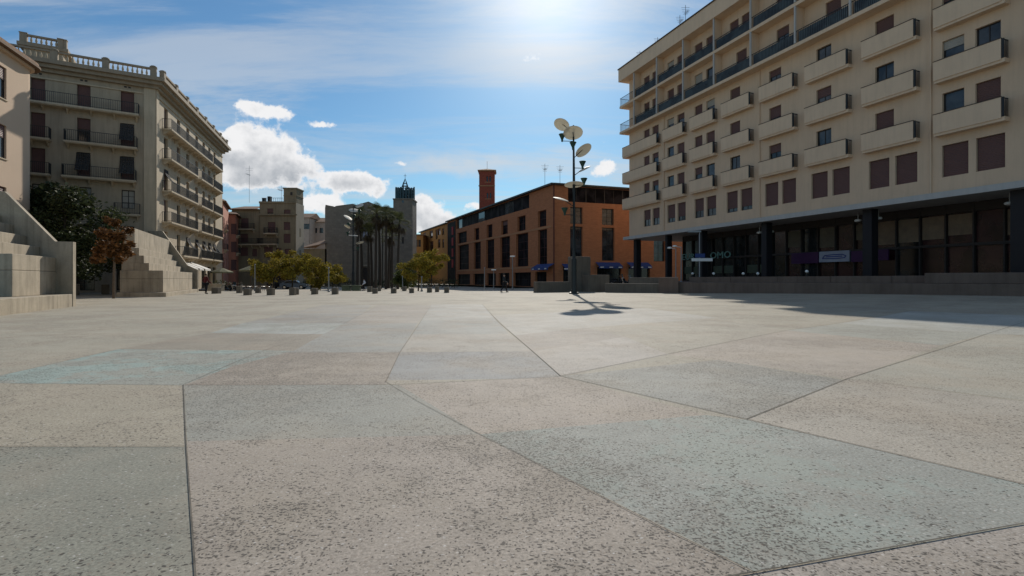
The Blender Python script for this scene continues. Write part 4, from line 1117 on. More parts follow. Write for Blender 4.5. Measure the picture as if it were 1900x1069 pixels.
monument('large stepped concrete seat at the left edge, with sloping side wall', (-20.0, 23.3), (.4,-.917), 4, (-1,0), .57, 0,
         [(.75, 2.23, 4.03), (1.5, 2.72, 4.03), (2.1, 3.22, 4.03), (2.7, 3.72, 4.03), (3.3, 4.2, 4.03)],
         [(-.02,.0),(-.02,2.95),(.8,2.97),(3.1,5.25),(9,5.25),(9,0)], 9, back=9)
monument('stepped concrete seat beyond the small autumn tree, smaller of two', (-30.4, 49.5), (.41,-.912), 14.8, (-1,0), .3, 0,
         [(.4, 1.87, 13.9), (1.5, 2.42, 13.5), (1.9, 2.97, 13.4), (2.3, 3.54, 13.2), (2.7, 5.0, 12.9)],
         [(-.02,.0),(-.02,2.14),(1.0,2.6),(3.4,5.9),(4.8,5.9),(4.8,0)], 14.8, back=3.5, th=.5)
# back wall stub that closes the near seat
stone('planter_box', 'square grey planter box just right of the large stepped seat', [(at(137,40),40),(at(147.5,40),40),(at(147.5,41),41),(at(137,41),41)], 0, hz(527.5,40), 'cube', .02, 'planter', 'planter boxes under the dark tree')
stone('planter_box', 'square grey planter box left of the slim autumn tree trunk', [(at(188,42),42),(at(203,42),42),(at(203,42.7),42.7),(at(188,42.7),42.7)], 0, hz(528,42), 'cube', .02, 'planter', 'planter boxes under the dark tree')

# ------------------------------------------------------------------ vegetation
def crown_mesh(clumps, n, ls, name='crown', squash=1.0, m='leaf_g', hollow=.35):
    vs, fs = [], []
    tot = sum(r**2 for _, r in clumps)
    for c, r in clumps:
        k = int(n*r*r/tot)
        for _ in range(k):
            d = Vector((random.gauss(0,1), random.gauss(0,1), random.gauss(0,1))).normalized()
            rr = r*(hollow+(1-hollow)*random.random()**.6)*random.uniform(.75, 1.15)*(1.45 if random.random() < .06 else 1)
            p = Vector(c)+Vector((d.x, d.y, d.z*squash))*rr
            s = ls*random.uniform(.6, 1.3)
            a = Vector((random.gauss(0,1), random.gauss(0,1), random.gauss(0,.6))).normalized(); b_ = a.cross(Vector((random.gauss(0,1), random.gauss(0,1), random.gauss(0,1)))).normalized()
            i = len(vs)
            vs += [tuple(p-a*s), tuple(p+b_*s*.45), tuple(p+a*s), tuple(p-b_*s*.45)]; fs.append((i,i+1,i+2,i+3))
    me = bpy.data.meshes.new(name); me.from_pydata(vs, [], fs); me.materials.append(M[m]); me.update(); return me
def tree(name, label, loc, trunk_h, tr, lean, clumps, n, ls, m, bark='bark', group=None, squash=.8, cat='tree'):
    """clumps relative to the base"""
    root = thing(name, label, cat, loc, 0, group)
    b = MB(); top = Vector((lean[0], lean[1], trunk_h))
    b.tube([(0,0,-.1),(lean[0]*.3,lean[1]*.3,trunk_h*.4),(lean[0]*.7,lean[1]*.7,trunk_h*.75),tuple(top)], [tr*1.25,tr,tr*.85,tr*.7], 9)
    b.build('trunk', M[bark], root, loc)
    for c, r in sorted(clumps, key=lambda x: -x[1])[:9]:
        l = MB(); c = Vector(c); mid = top.lerp(c, .5)+Vector((random.uniform(-.2,.2), random.uniform(-.2,.2), random.uniform(0,.3)))
        st = top-Vector((0,0,random.uniform(0,.25)*trunk_h))
        l.tube([tuple(st), tuple(mid), tuple(c)], [tr*.45, tr*.28, tr*.1], 6); 
        for k in range(3):
            e = c+Vector((random.gauss(0,1),random.gauss(0,1),random.gauss(0,.6))).normalized()*r*.7; l.tube([tuple(mid.lerp(c,.5)), tuple(e)], [tr*.15, tr*.05], 5)
        l.build('limb', M[bark], root, loc)
    put('crown', crown_mesh(clumps, n, ls, 'crown', squash, m), root, loc)
    return root
def rc(cx, cz, rx, rz, n, r0, r1, ry=None):
    """clumps through an ellipsoid"""
    out = []
    ry = ry or rx
    for _ in range(n):
        while True:
            p = Vector((random.uniform(-1,1), random.uniform(-1,1), random.uniform(-1,1)))
            if .25 < p.length < 1: break
        out.append(((cx+p.x*rx, p.y*ry, cz+p.z*rz), random.uniform(r0, r1)))
    return out
# big dark evergreen between the two seats, px 40-240, y 320-520
Y = 40.0; X = at(125, Y)
cl = rc(-.1, 5.6, 3.2, 2.7, 30, .7, 1.25, 2.6)+[((-2.6,0,7.4),1.2),((-3.2,0.3,6.6),1.2),((.6,0,7.6),1.1),((2.6,0,5.6),1.1),((3.2,0,4.5),1.0),((3.7,0,3.8),.8),((-1.2,0,8.2),.9),((1.8,0,3.6),1.0),((3.9,0,3.2),.9),((4.2,-.3,4.2),.8),((3.0,0,2.4),.9),((-.4,0,2.2),1.2),((1.2,.3,2.0),1.2)]
tree('evergreen_tree', 'large dense dark evergreen tree before the classical building', (X, Y, 0), 3.0, .3, (.2,.1), cl, 16000, .17, 'leaf_d', 'bark_d')
Y = 33.0; X = at(211, Y)
cl = [((-.4,0,4.1),.5),((.4,0,4.0),.42),((-1.0,.3,4.3),.35),((.9,.2,4.4),.28),((-1.3,.4,3.1),.4),((-1.5,.5,2.5),.35),((1.1,0,3.5),.25),((-.5,.1,5.1),.25),((.9,0,2.9),.35),((-.7,.2,3.4),.5),((.1,-.2,3.2),.45),((.6,.1,3.3),.35),((-.1,.2,4.9),.35),((-.9,0,2.7),.35),((.3,.1,2.5),.3),((.0,0,2.9),.4)]
tree('young_tree', 'slim young tree with rusty autumn leaves beside the farther seat', (X, Y, 0), 3.2, .07, (.05,0), cl, 3200, .13, 'leaf_o', 'bark')
# yellow green trees
spec = [(507, 60, 2.5, 4.4, 'yellow green tree leftmost of the low row before the town houses'),
        (542, 63, 3.1, 4.8, 'broad yellow green tree in the middle of the low row, its tallest crown'),
        (577, 61, 2.8, 4.2, 'yellow green tree before the brown tiled shed'),
        (609, 64, 2.3, 3.3, 'thin yellow green tree before the plain church wall'),
        (776, 66, 2.4, 4.6, 'yellow green tree before the ochre brick wing'),
        (800, 70, 2.3, 5.4, 'taller yellow green tree nearest the dark glazed slot'),
        (752, 72, 1.6, 3.4, 'darker small tree at the foot of the church tower')]
for i, (px, Y, w, h, lab) in enumerate(spec):
    X = at(px, Y); z = zg(X, Y)
    cl = rc(0, h-1.45, w, 1.6, 30, .3, .75)+[((random.uniform(-1,1), 0, h+.1), .45)]
    tree('young_tree', lab, (X, Y, z), h*.5, .09, (.1,0), cl, 6500, .13, 'leaf_g' if i == 6 else 'leaf_y', 'bark_d', 'small trees beyond the stone cubes')
# palms
def palm(label, px, Y, ytop, skirt=True, lean=0.0, size=1.0):
    X = at(px, Y); h = hz(ytop, Y)-1.0+.4; base = (X, Y, -.4)
    root = thing('palm_tree', label, 'palm tree', base, 0, 'palms in front of the church')
    b = MB(); n = 10; pts = [(lean*(i/n)**2, 0, h*i/n) for i in range(n+1)]
    b.tube(pts, [.24-.009*i for i in range(n+1)], 10); b.build('trunk', M['bark_d'], root, base)
    top = Vector(pts[-1])
    def fronds(cnt, el0, el1, m, nm, L0, L1, droop):
        vs, fs = [], []
        for i in range(cnt):
            az = random.uniform(0, 2*math.pi); el = random.uniform(el0, el1); L = random.uniform(L0, L1)*size
            d = Vector((math.cos(az)*math.cos(el), math.sin(az)*math.cos(el), math.sin(el)))
            c = top+Vector((0,0,random.uniform(-.3,.2))); tip = c+d*L*.55
            side = d.cross(Vector((0,0,1)));
            if side.length < .05: side = Vector((1,0,0))
            side.normalize(); up = side.cross(d)
            i0 = len(vs); vs += [tuple(c-side*.025), tuple(c+side*.025), tuple(tip+side*.025), tuple(tip-side*.025)]; fs.append((i0,i0+1,i0+2,i0+3))
            for k in range(11):
                a = R(-75+15*k); q = (d*math.cos(a)+side*math.sin(a)).normalized(); ln = L*.5*(1-.25*abs(k-5)/5)
                p1 = tip+q*ln*.6+up*.04; p2 = tip+q*ln-Vector((0,0,1))*ln*droop; wv = q.cross(up).normalized()*.04*size
                i0 = len(vs); vs += [tuple(tip), tuple(p1-wv), tuple(p2), tuple(p1+wv)]; fs.append((i0,i0+1,i0+2,i0+3))
        me = bpy.data.meshes.new(nm); me.from_pydata(vs, [], fs); me.materials.append(M[m]); put(nm, me, root, base)
    fronds(36, -.5, 1.45, 'palm', 'crown', 1.7, 2.4, .25)
    if skirt: fronds(20, -1.45, -.8, 'palm_dry', 'dead_fronds', 1.2, 1.9, .5)
pal = [(663, 84, 388, 'leftmost tall palm, its crown beside the far disc lamp'), (672, 88, 402, 'shorter palm tucked behind the leftmost tall palm'), (684, 86, 420, 'low palm before the church door, shortest crown of all'),
       (697, 83, 384, 'tallest palm, its crown against the sky over the church'), (706, 87, 396, 'palm just right of the tallest palm'), (716, 84, 390, 'tall palm with the crown second from the tower'),
       (727, 86, 400, 'palm right of centre whose crown overlaps the tower edge'), (738, 84, 404, 'rightmost palm, standing in front of the church tower'), (690, 90, 404, 'palm hidden behind the tallest palm, dark trunk'), (721, 90, 428, 'low palm with crown under the others near the tower')]
for px, Y, yt, lab in pal: palm(lab, px, Y, yt, True, random.uniform(-.5,.5), 1.0)
# hedge behind the far plaza
def hedge(label, x0, x1, Y, h, m='leaf_d', group='hedges at the far edge'):
    base = (at(x0, Y), Y, zg(at(x0, Y), Y)); L = at(x1, Y)-at(x0, Y); root = thing('hedge', label, 'hedge', base, 0, group)
    cl = [((L*(i+.5)/max(1,int(L/.7)), random.uniform(-.2,.2), h*.5), h*.55) for i in range(max(1,int(L/.7)))]
    b = MB(); 
    for i in range(max(2,int(L/1.2))): b.tube([(L*(i+.5)/max(2,int(L/1.2)),0,-.05),(L*(i+.5)/max(2,int(L/1.2)),0,h*.7)], .03, 5)
    b.build('stems', M['bark_d'], root, base); put('leaves', crown_mesh(cl, int(L*260), .11, 'leaves', 1, m), root, base)
hedge('dark clipped hedge at the foot of the church', 560, 660, 96, 1.7); hedge('dark hedge behind the person in white, under the palms', 686, 765, 95, 1.5); hedge('dark leafy hedge beside the cafe terrace', 398, 425, 66, 1.5)
hedge('long dark hedge at the foot of the orange building', 765, 850, 92, 1.8)

# ------------------------------------------------------------------ big lamp with disc reflectors
def disc_lamp(label, loc, k=1.0, group='lamps with oval disc reflectors'):
    root = thing('street_lamp', label, 'street lamp', loc, 0, group)
    s = .0463*k; B = 545
    P = lambda px, py, dy=0: Vector(((px-1063)*s, dy*k, (B-py)*s))
    b = MB(); b.tube([(0,0,-.1),(0,0,3.0*k),(0,0,3.05*k),(0,0,9*k),tuple(P(1062,235))], [.24*k,.22*k,.15*k,.12*k,.06*k], 12)
    b.lathe([(.42*k,0),(.42*k,.12*k),(.27*k,.16*k),(.25*k,.4*k)], 16); b.build('pole', M['lamp_pole'], root, loc)
    discs = [(1040,235,-.2,.68,(-.35,-.45,-.8)), (1060,252,-.5,.82,(0,-.47,-.88)), (1080.5,281,0,.76,(.45,-.42,-.8)), (1062,345,-.3,.80,(.03,-.16,-1)), (1039,371,0,.68,(-.25,.22,-.95)), (1083,314,.3,.55,(.45,.25,-.85))]
    for px, py, dy, r, n in discs:
        c = P(px, py, dy); n = Vector(n).normalized(); a = n.cross(Vector((0,1,0))).normalized(); e = n.cross(a)
        b = MB(); N = 32; r *= k; rings = []
        for rr, dd in ((.02,.10),(.5,.075),(.85,.03),(1.0,0),(1.0,-.03),(.85,.0),(.5,.045),(.02,.07)):
            rings.append([c-n*dd*k+a*(r*rr*math.cos(2*math.pi*t/N))+e*(r*rr*math.sin(2*math.pi*t/N)) for t in range(N)])
        for i in range(len(rings)-1):
            for t in range(N): b.poly([rings[i][t], rings[i][(t+1)%N], rings[i+1][(t+1)%N], rings[i+1][t]])
        d = b.build('reflector_disc', M['disc'], root, loc, smooth=True)
        ar = MB(); pz = P(1062, py+14); ar.tube([(0,0,pz.z), tuple(c-n*.1*k)], .035*k, 6)
        ar.build('arm', M['lamp_pole'], d, loc)
    for px, py, dy in ((1041,257,-.1), (1060,274,-.45), (1079,306,.1), (1081,338,-.1), (1046,392,0)):
        c = P(px, py, dy); b = MB()
        b.lathe([(.07*k,-.42*k),(.1*k,-.2*k),(.26*k,.15*k),(.30*k,.22*k),(.28*k,.24*k)], 14, tuple(c)); o = b.build('floodlight', M['lamp_g'], root, loc, smooth=False)
        ar = MB(); ar.tube([(0,0,c.z-.35*k), (c.x, c.y, c.z-.35*k)], .03*k, 6); ar.build('arm', M['lamp_pole'], o, loc)
    return root
disc_lamp('tall lamp with tilted cream oval discs standing on the open plaza', (at(1065,43.6), 43.6, 0))
g2 = (at(655, 76), 76, -.4)
L2 = disc_lamp('distant lamp with oval discs standing before the palms', g2, .88)
L2.rotation_euler.z = R(200)

# small posts
def post(label, px, ybase, ytop, kind=0, Y=None, z=0):
    Y = Y or (CAMH-z)*F_PX/(ybase-HY); X = at(px, Y); h = hz(ytop, Y)-z
    root = thing('street_lamp' if kind else 'metal_post', label, 'street lamp' if kind else 'post', (X, Y, z))
    b = MB(); b.tube([(0,0,-.05),(0,0,h)], [.07,.045], 8); b.lathe([(.12,0),(.12,.15),(.07,.2)], 10); b.build('pole', M['grey_m'], root, (X,Y,z))
    if kind == 1:
        b = MB(); b.tube([(0,0,h-.05),(-.55,0,h+.02)], .03, 6); b.lathe([(.03,0),(.22,.05),(.24,.12),(.1,.2)], 12, (-.6,0,h-.05)); b.build('lamp_head', M['globe'], root, (X,Y,z), smooth=True)
    if kind == 2:
        b = MB(); b.box(-1.0,.12,-.1,.1,h-.08,h+.1); b.build('lamp_head', M['grey_m'], root, (X,Y,z), bevel=.03)
        b = MB(); b.box(-.7,1.1,-.06,-.03,h*.42,h*.46+.08); b.build('direction_sign', M['paint_w'], root, (X,Y,z))
        b = MB(); b.box(-.4,.45,-.06,-.03,h*.49,h*.57); b.build('direction_sign', M['blue'], root, (X,Y,z))
    if kind == 3:
        b = MB(); b.box(-.3,.3,-.1,.1,h-.05,h+.08); b.build('lamp_head', M['globe'], root, (X,Y,z), bevel=.02)
    if kind == 0:
        b = MB(); b.lathe([(.05,0),(.09,.05),(.02,.14)], 8, (0,0,h)); b.build('finial', M['grey_m'], root, (X,Y,z))
    return root
post('grey lamp post with blue and white direction signs before the arcade', 1298, 0, 430, 2, 44, .95)
post('thin green lamp post, left one of two at the terrace end', 1254, 0, 461, 1, 50, .4)
post('thin green lamp post, right one of two at the terrace end', 1264, 0, 458, 1, 48.5, .9)
post('plain pale post at the cafe terrace before the ochre building', 473, 540, 492, 0)
post('plain post left of the walking person before the orange building', 899, 537, 498, 0)
post('low lamp with flat white head before the orange building', 916, 536, 501, 3)
post('plain post with white collar right of the walking person', 951, 537, 476, 3)
post('dark thin post among the stone cubes near the trees', 782.5, 541, 515, 0)
post('slim post behind the stone cubes left of the church wall', 610, 542, 498, 0)
post('short pale post at the foot of the church tower', 747, 537, 514, 0)

# ------------------------------------------------------------------ stone cubes
ordn = ['first','second','third','fourth','fifth','sixth','seventh','eighth','ninth','tenth','eleventh','twelfth','thirteenth','fourteenth','fifteenth','sixteenth','seventeenth','eighteenth','nineteenth']
cubes = [(392,404,545,534),(438,446,544,531),(451,462,548,536),(473,481,544,534),(494.5,505.5,548,535),(536,546,548,534),(546,552.5,547,534.5),(577,587,546.5,535),(615,625,546.5,534),
         (681,689,542,532),(690.5,699,545,535),(701,706,539,530.5),(725,734,544.5,535),(746,753,540,531.5),(759,767,544,535),(792,800.5,543,533),(807,814,542,531),(824,832.5,543.5,533)]
extra = {0:'nearest the person in dark red', 4:'alone below the leftmost yellow green tree', 9:'just right of the person in white', 12:'standing alone below the palms', 17:'last one, nearest the orange building'}
bc = None
for i, (x0, x1, yb, yt) in enumerate(cubes):
    Y = CAMH*F_PX/(yb-HY)
    if Y > 53.3: Y = 53.3-.5*random.random()
    w = at(x1, Y)-at(x0, Y); h = hz(yt, Y); d = w
    b = MB(); b.box(-w/2, w/2, 0, d, -.05, h); o = b.build('stone_cube', M['cube'], None, (at((x0+x1)/2, Y), Y, 0), bevel=.025)
    tag(o, '%s stone cube from the left%s' % (ordn[i], ', '+extra[i] if i in extra else ' in the row across the plaza'), 'stone block', 'row of stone cubes across the plaza')
for x0, x1, y0, y1, lab in ((384, 411, 535, 528.5, 'low pale stone bench behind the first stone cube'), (634, 649, 540, 531, 'low green grey planter left of the person in white'), (653, 667, 540, 531, 'low green grey planter right beside the person in white')):
    Y = 56; X0, X1 = at(x0, Y), at(x1, Y); z = zg(X0, Y)
    b = MB(); b.box(0, X1-X0, 0, .6, 0, hz(y1, Y)-z); b.box(-.06, X1-X0+.06, -.06, .66, hz(y1, Y)-z+.002, hz(y1, Y)-z+.1)
    o = b.build('bench' if 'bench' in lab else 'planter_box', M['concrete' if 'bench' in lab else 'planter'], None, (X0, Y, z), bevel=.02); tag(o, lab, 'bench' if 'bench' in lab else 'planter')

# ------------------------------------------------------------------ people
def skin_obj(name, chain, radii, edges, m, parent, loc, rz=0, sub=2):
    me = bpy.data.meshes.new(name); me.from_pydata([tuple(c) for c in chain], edges, [])
    me.materials.append(m); o = put(name, me, parent, loc, rz)
    o.modifiers.new('skin', 'SKIN'); sv = me.skin_vertices[0].data if me.skin_vertices else None
    if sv is None:
        bmx = bmesh.new(); bmx.from_mesh(me); bmx.verts.layers.skin.verify(); bmx.to_mesh(me); bmx.free(); sv = me.skin_vertices[0].data
    for i, r in enumerate(radii): sv[i].radius = (r, r) if not isinstance(r, tuple) else r
    sv[0].use_root = True
    s = o.modifiers.new('sub', 'SUBSURF'); s.levels = sub; s.render_levels = sub
    return o
def person(label, loc, rz, H=1.7, stride=.0, armL=.1, armR=.1, shirt='shirt_w', trous='trouser', bag=False):
    k = H/1.7; root = thing('person', label, 'person', loc, rz)
    s = stride; V = lambda x, y, z: (x*k, y*k, z*k)
    # y forward is -y here
    J = {'pel':(0,0,.93),'wai':(0,0,1.08),'che':(0,.01,1.28),'neb':(0,.0,1.43),'nek':(0,-.01,1.50),'hea':(0,-.02,1.60),'top':(0,-.01,1.655),
         'hL':(.09,0,.88),'kL':(.1,-s*.55-.01,.49),'aL':(.1,-s*.9,.09),'tL':(.11,-s*.9-.14,.03),
         'hR':(-.09,0,.88),'kR':(-.1,s*.35-.03,.49),'aR':(-.1,s*.95,.10+.05*(s>0)),'tR':(-.11,s*.95-.13,.03),
         'sL':(.17,0,1.41),'eL':(.24,armL*.4+.03,1.13),'wL':(.25,-armL*.9-.04,.89),
         'sR':(-.17,0,1.41),'eR':(-.24,-armR*.2+.03,1.13),'wR':(-.25,-armR*1.2-.04,.89)}
    rad = {'pel':(.15,.11),'wai':(.125,.095),'che':(.155,.11),'neb':(.07,.07),'nek':.055,'hea':(.078,.095),'top':(.06,.075),'hL':.085,'kL':.055,'aL':.038,'tL':.035,'hR':.085,'kR':.055,'aR':.038,'tR':.035,
           'sL':.055,'eL':.042,'wL':.028,'sR':.055,'eR':.042,'wR':.028}
    names = list(J); E = [('pel','wai'),('wai','che'),('che','neb'),('neb','nek'),('nek','hea'),('hea','top'),('pel','hL'),('hL','kL'),('kL','aL'),('aL','tL'),('pel','hR'),('hR','kR'),('kR','aR'),('aR','tR'),
         ('neb','sL'),('sL','eL'),('eL','wL'),('neb','sR'),('sR','eR'),('eR','wR')]
    chain = [V(*J[n]) for n in names]; radii = [rad[n] for n in names]; edges = [(names.index(a), names.index(b)) for a, b in E]
    # hands: palm and five curled fingers
    for sd, wn in ((1,'wL'), (-1,'wR')):
        w = Vector(J[wn]); pi = len(chain); chain.append(V(w.x, w.y-.01, w.z-.07)); radii.append((.036,.018)); edges.append((names.index(wn), pi))
        for f in range(4):
            ln = (.07,.08,.075,.06)[f]; y = -.03+.02*f
            a = len(chain); chain += [V(w.x, w.y+y, w.z-.10), V(w.x-sd*.012, w.y+y, w.z-.10-ln*.55), V(w.x-sd*.035, w.y+y*.9, w.z-.10-ln)]
            radii += [.010,.009,.008]; edges += [(pi,a),(a,a+1),(a+1,a+2)]
        a = len(chain); chain += [V(w.x-sd*.01, w.y-.045, w.z-.075), V(w.x-sd*.02, w.y-.055, w.z-.115)]; radii += [.011,.009]; edges += [(pi,a),(a,a+1)]
    radii = [tuple(x*k for x in r) if isinstance(r, tuple) else r*k for r in radii]
    skin_obj('body', chain, radii, edges, M['skin'], root, loc, rz, 1)
    L = Vector(loc); Rm = Matrix.Rotation(rz, 3, 'Z')
    def part(nm, ns, es, m, grow):
        skin_obj(nm, [V(*J[n]) for n in ns], [tuple((x+grow)*k for x in rad[n]) if isinstance(rad[n], tuple) else (rad[n]+grow)*k for n in ns], [(ns.index(a), ns.index(b)) for a, b in es], M[m], root, loc, rz, 1)
    part('jacket', ['wai','pel','che','neb','sL','eL','wL','sR','eR','wR'], [('pel','wai'),('wai','che'),('che','neb'),('neb','sL'),('sL','eL'),('eL','wL'),('neb','sR'),('sR','eR'),('eR','wR')], shirt, .022)
    part('trousers', ['pel','hL','kL','aL','hR','kR','aR'], [('pel','hL'),('hL','kL'),('kL','aL'),('pel','hR'),('hR','kR'),('kR','aR')], trous, .024)
    b = MB(); b.lathe([(.085*k,0),(.098*k,.04*k),(.09*k,.09*k),(.05*k,.125*k),(.005,.135*k)], 14, (0,.012*k,1.605*k)); b.build('hair', M['hair'], root, loc, rz, smooth=True)
    for t in ('L','R'):
        a, q = J['a'+t], J['t'+t]; b = MB(); b.tube([V(a[0],a[1]+.06,.045+max(0,a[2]-.1)), V(a[0],a[1],.06+max(0,a[2]-.1)), V(q[0],q[1]-.02,.035)], [.04*k,.05*k,.035*k], 8); b.build('shoe', M['shoe'], root, loc, rz, smooth=True)
    # face: nose, eyes, mouth, ears
    b = MB(); b.tube([V(0,-.105,1.60), V(0,-.135,1.575), V(0,-.108,1.565)], [.008*k,.013*k,.008*k], 6); b.build('nose', M['skin'], root, loc, rz)
    for sx in (-1, 1):
        b = MB(); b.lathe([(.001,-.008),(.009,0),(.001,.008)], 8, (sx*.032*k,-.106*k,1.605*k)); b.build('eye', M['frame'], root, loc, rz)
        b = MB(); b.tube([V(sx*.083,-.0,1.575), V(sx*.09,.01,1.61)], [.012*k,.016*k], 6); b.build('ear', M['skin'], root, loc, rz)
    b = MB(); b.tube([V(-.022,-.104,1.545), V(.022,-.104,1.545)], .006*k, 6); b.build('mouth', M['shirt_r'], root, loc, rz)
    return root
g = gp(382, 545.5); person('person in dark red jacket and black trousers walking beside the stepped seat', (g.x, g.y, g.z), R(160), 1.68, .12, .1, .25, 'shirt_r')
person('person in white shirt and dark trousers walking far off before the church', (at(675.5, 72), 72, zg(at(675.5, 72), 72)), R(-60), 1.68, .18, .3, .1, 'shirt_w')
g = gp(935, 542.5); person('person in dark clothes striding across before the orange building', (g.x, g.y, g.z), R(75), 1.72, .28, .3, .3, 'shirt_k')
person('person in grey top seated on the terrace wall by the thin lamp posts', (at(1231, 50.5), 50.5, .35), R(10), 1.65, .05, .1, .1, 'shirt_k') if False else None

# ------------------------------------------------------------------ motorbikes, car, cafe
def motorbike(label, loc, rz, paint='paint_k', group='parked motorbikes'):
    root = thing('motorbike', label, 'motorbike', loc, rz, group)
    def pb(b, nm, m, par=root, sm=False): return b.build(nm, M[m], par, loc, rz, smooth=sm)
    for x in (-.62, .66):
        b = MB(); pts = [(x+.26*math.cos(t*math.pi/8), 0, .3+.26*math.sin(t*math.pi/8)) for t in range(17)]; b.tube(pts, .055, 8, caps=False); w = pb(b, 'wheel', 'rubber')
        b = MB(); 
        for t in range(5): a = 2*math.pi*t/5; b.tube([(x,0,.3),(x+.22*math.cos(a),0,.3+.22*math.sin(a))], .02, 5)
        pb(b, 'rim', 'chrome', w)
    b = MB(); b.tube([(-.6,0,.42),(-.35,0,.6),(.05,0,.5),(.3,0,.42),(.42,0,.8)], [.09,.15,.16,.12,.07], 8); pb(b, 'body', paint, sm=True)
    b = MB(); b.tube([(-.7,0,.76),(-.35,0,.8),(.0,0,.74)], [.09,.12,.1], 8); pb(b, 'seat', 'rubber', sm=True)
    b = MB(); b.tube([(.66,.07,.3),(.5,.07,.95)], .025, 6); b.tube([(.66,-.07,.3),(.5,-.07,.95)], .025, 6); pb(b, 'fork', 'chrome')
    b = MB(); b.tube([(.42,-.33,1.05),(.5,-.1,1.0),(.5,.1,1.0),(.42,.33,1.05)], .018, 6); h = pb(b, 'handlebar', 'frame')
    for s in (-1,1): b = MB(); b.box(.4,.42,s*.3-.05,s*.3+.05,1.12,1.2); b.tube([(.42,s*.28,1.05),(.41,s*.3,1.14)], .01, 5); pb(b, 'mirror', 'chrome', h)
    b = MB(); b.lathe([(.02,-.09),(.08,-.04),(.09,.04),(.03,.09)], 10, (.62,0,.92)); pb(b, 'headlight', 'chrome', sm=True)
    b = MB(); b.poly([(.6,-.18,.98),(.6,.18,.98),(.48,.15,1.35),(.48,-.15,1.35)]); pb(b, 'windscreen', 'glass_g')
    b = MB(); b.tube([(.0,.16,.3),(-.4,.18,.33),(-.75,.18,.42)], [.03,.045,.05], 7); pb(b, 'exhaust', 'chrome')
    return root
mb = motorbike('black motorbike parked behind the long pale topped wall, left of two', (at(1146, 54), 54, .45), R(15))
c2 = copy_tree(mb); c2.location = (at(1160, 54.5), 54.5, .45); c2.rotation_euler.z = R(-30); c2['label'] = 'black motorbike parked behind the long pale topped wall, right of two'
stone('raised_floor', 'low paved terrace carrying the motorbikes and low walls', [(at(1125,53), 53), (at(1222,51.2), 51.2), (at(1222,60), 62), (at(1125,60), 62)], -.1, .45, 'concrete_d', 0, 'terrace')
for i, (px, Y, a, lab) in enumerate(((421, 58, 20, 'dark motorbike parked by the cafe hedge, nearest the white bench'), (430, 59, -30, 'dark motorbike parked in the middle of the three by the cafe'), (440, 60.5, 60, 'dark motorbike parked nearest the pale post by the cafe'))):
    c = copy_tree(mb); X = at(px, Y); c.location = (X, Y, zg(X, Y)); c.rotation_euler.z = R(a); c['label'] = lab
def parasol(label, px, Y, h, r, m):
    X = at(px, Y); loc = (X, Y, zg(X, Y)); root = thing('parasol', label, 'parasol', loc, 0, 'cafe parasols')
    b = MB(); b.tube([(0,0,0),(0,0,h)], .03, 8); b.lathe([(.3,0),(.3,.06),(.06,.1)], 14); b.build('pole', M['wood'], root, loc)
    b = MB(); n = 8; R0 = [(r*math.cos(2*math.pi*i/n+.3), r*math.sin(2*math.pi*i/n+.3), h-.55) for i in range(n)]
    for i in range(n):
        b.poly([R0[i], R0[(i+1)%n], (0,0,h)]); p, q = R0[i], R0[(i+1)%n]; b.poly([p, (p[0],p[1],p[2]-.18), (q[0],q[1],q[2]-.18), q])
    o = b.build('canopy', M[m], root, loc); s = o.modifiers.new('s', 'SOLIDIFY'); s.thickness = .015
parasol('wide olive parasol over the cafe terrace left of the pale post', 465, 62, 3.3, 1.3, 'parasol'); parasol('small cream parasol under the leftmost yellow green tree', 499, 66, 3.2, 1.0, 'parasol_w'); parasol('olive parasol behind the dark cafe hedge', 412, 70, 3.2, 1.4, 'parasol')
def chair_(par=None, label='', loc=(0,0,0), rz=0):
    root = thing('chair', label, 'chair', loc, rz, 'cafe chairs')
    b = MB(); b.box(-.22,.22,-.22,.22,.43,.46); b.build('seat', M['wood'], root, loc, rz)
    b = MB(); b.box(-.22,.22,.19,.22,.62,.88); b.box(-.22,-.19,.19,.22,.46,.62); b.box(.19,.22,.19,.22,.46,.62); b.build('backrest', M['wood'], root, loc, rz)
    for x in (-.2,.2):
        for y in (-.2,.2): b = MB(); b.tube([(x,y,0),(x,y,.43)], .015, 6); b.build('leg', M['grey_m'], root, loc, rz)
    return root
def table(label, loc):
    root = thing('cafe_table', label, 'table', loc, 0, 'cafe tables')
    b = MB(); b.lathe([(.4,.72),(.42,.74),(.4,.76)], 18); b.build('tabletop', M['grey_m'], root, loc)
    b = MB(); b.tube([(0,0,.03),(0,0,.72)], .03, 8); b.lathe([(.25,0),(.25,.03),(.05,.06)], 14); b.build('base', M['iron'], root, loc)
for i, px in enumerate((458, 468, 484, 494)):
    Y = 61+i*.6; X = at(px, Y); z = zg(X, Y); lab = ['leftmost','left centre','right centre','rightmost'][i]
    table('small round cafe table beyond the stone cubes, %s of four' % lab, (X, Y, z))
    chair_(None, 'wooden chair left of the %s cafe table' % lab, (X-.6, Y+.1, z), R(90)); chair_(None, 'wooden chair right of the %s cafe table' % lab, (X+.6, Y-.1, z), R(-90))
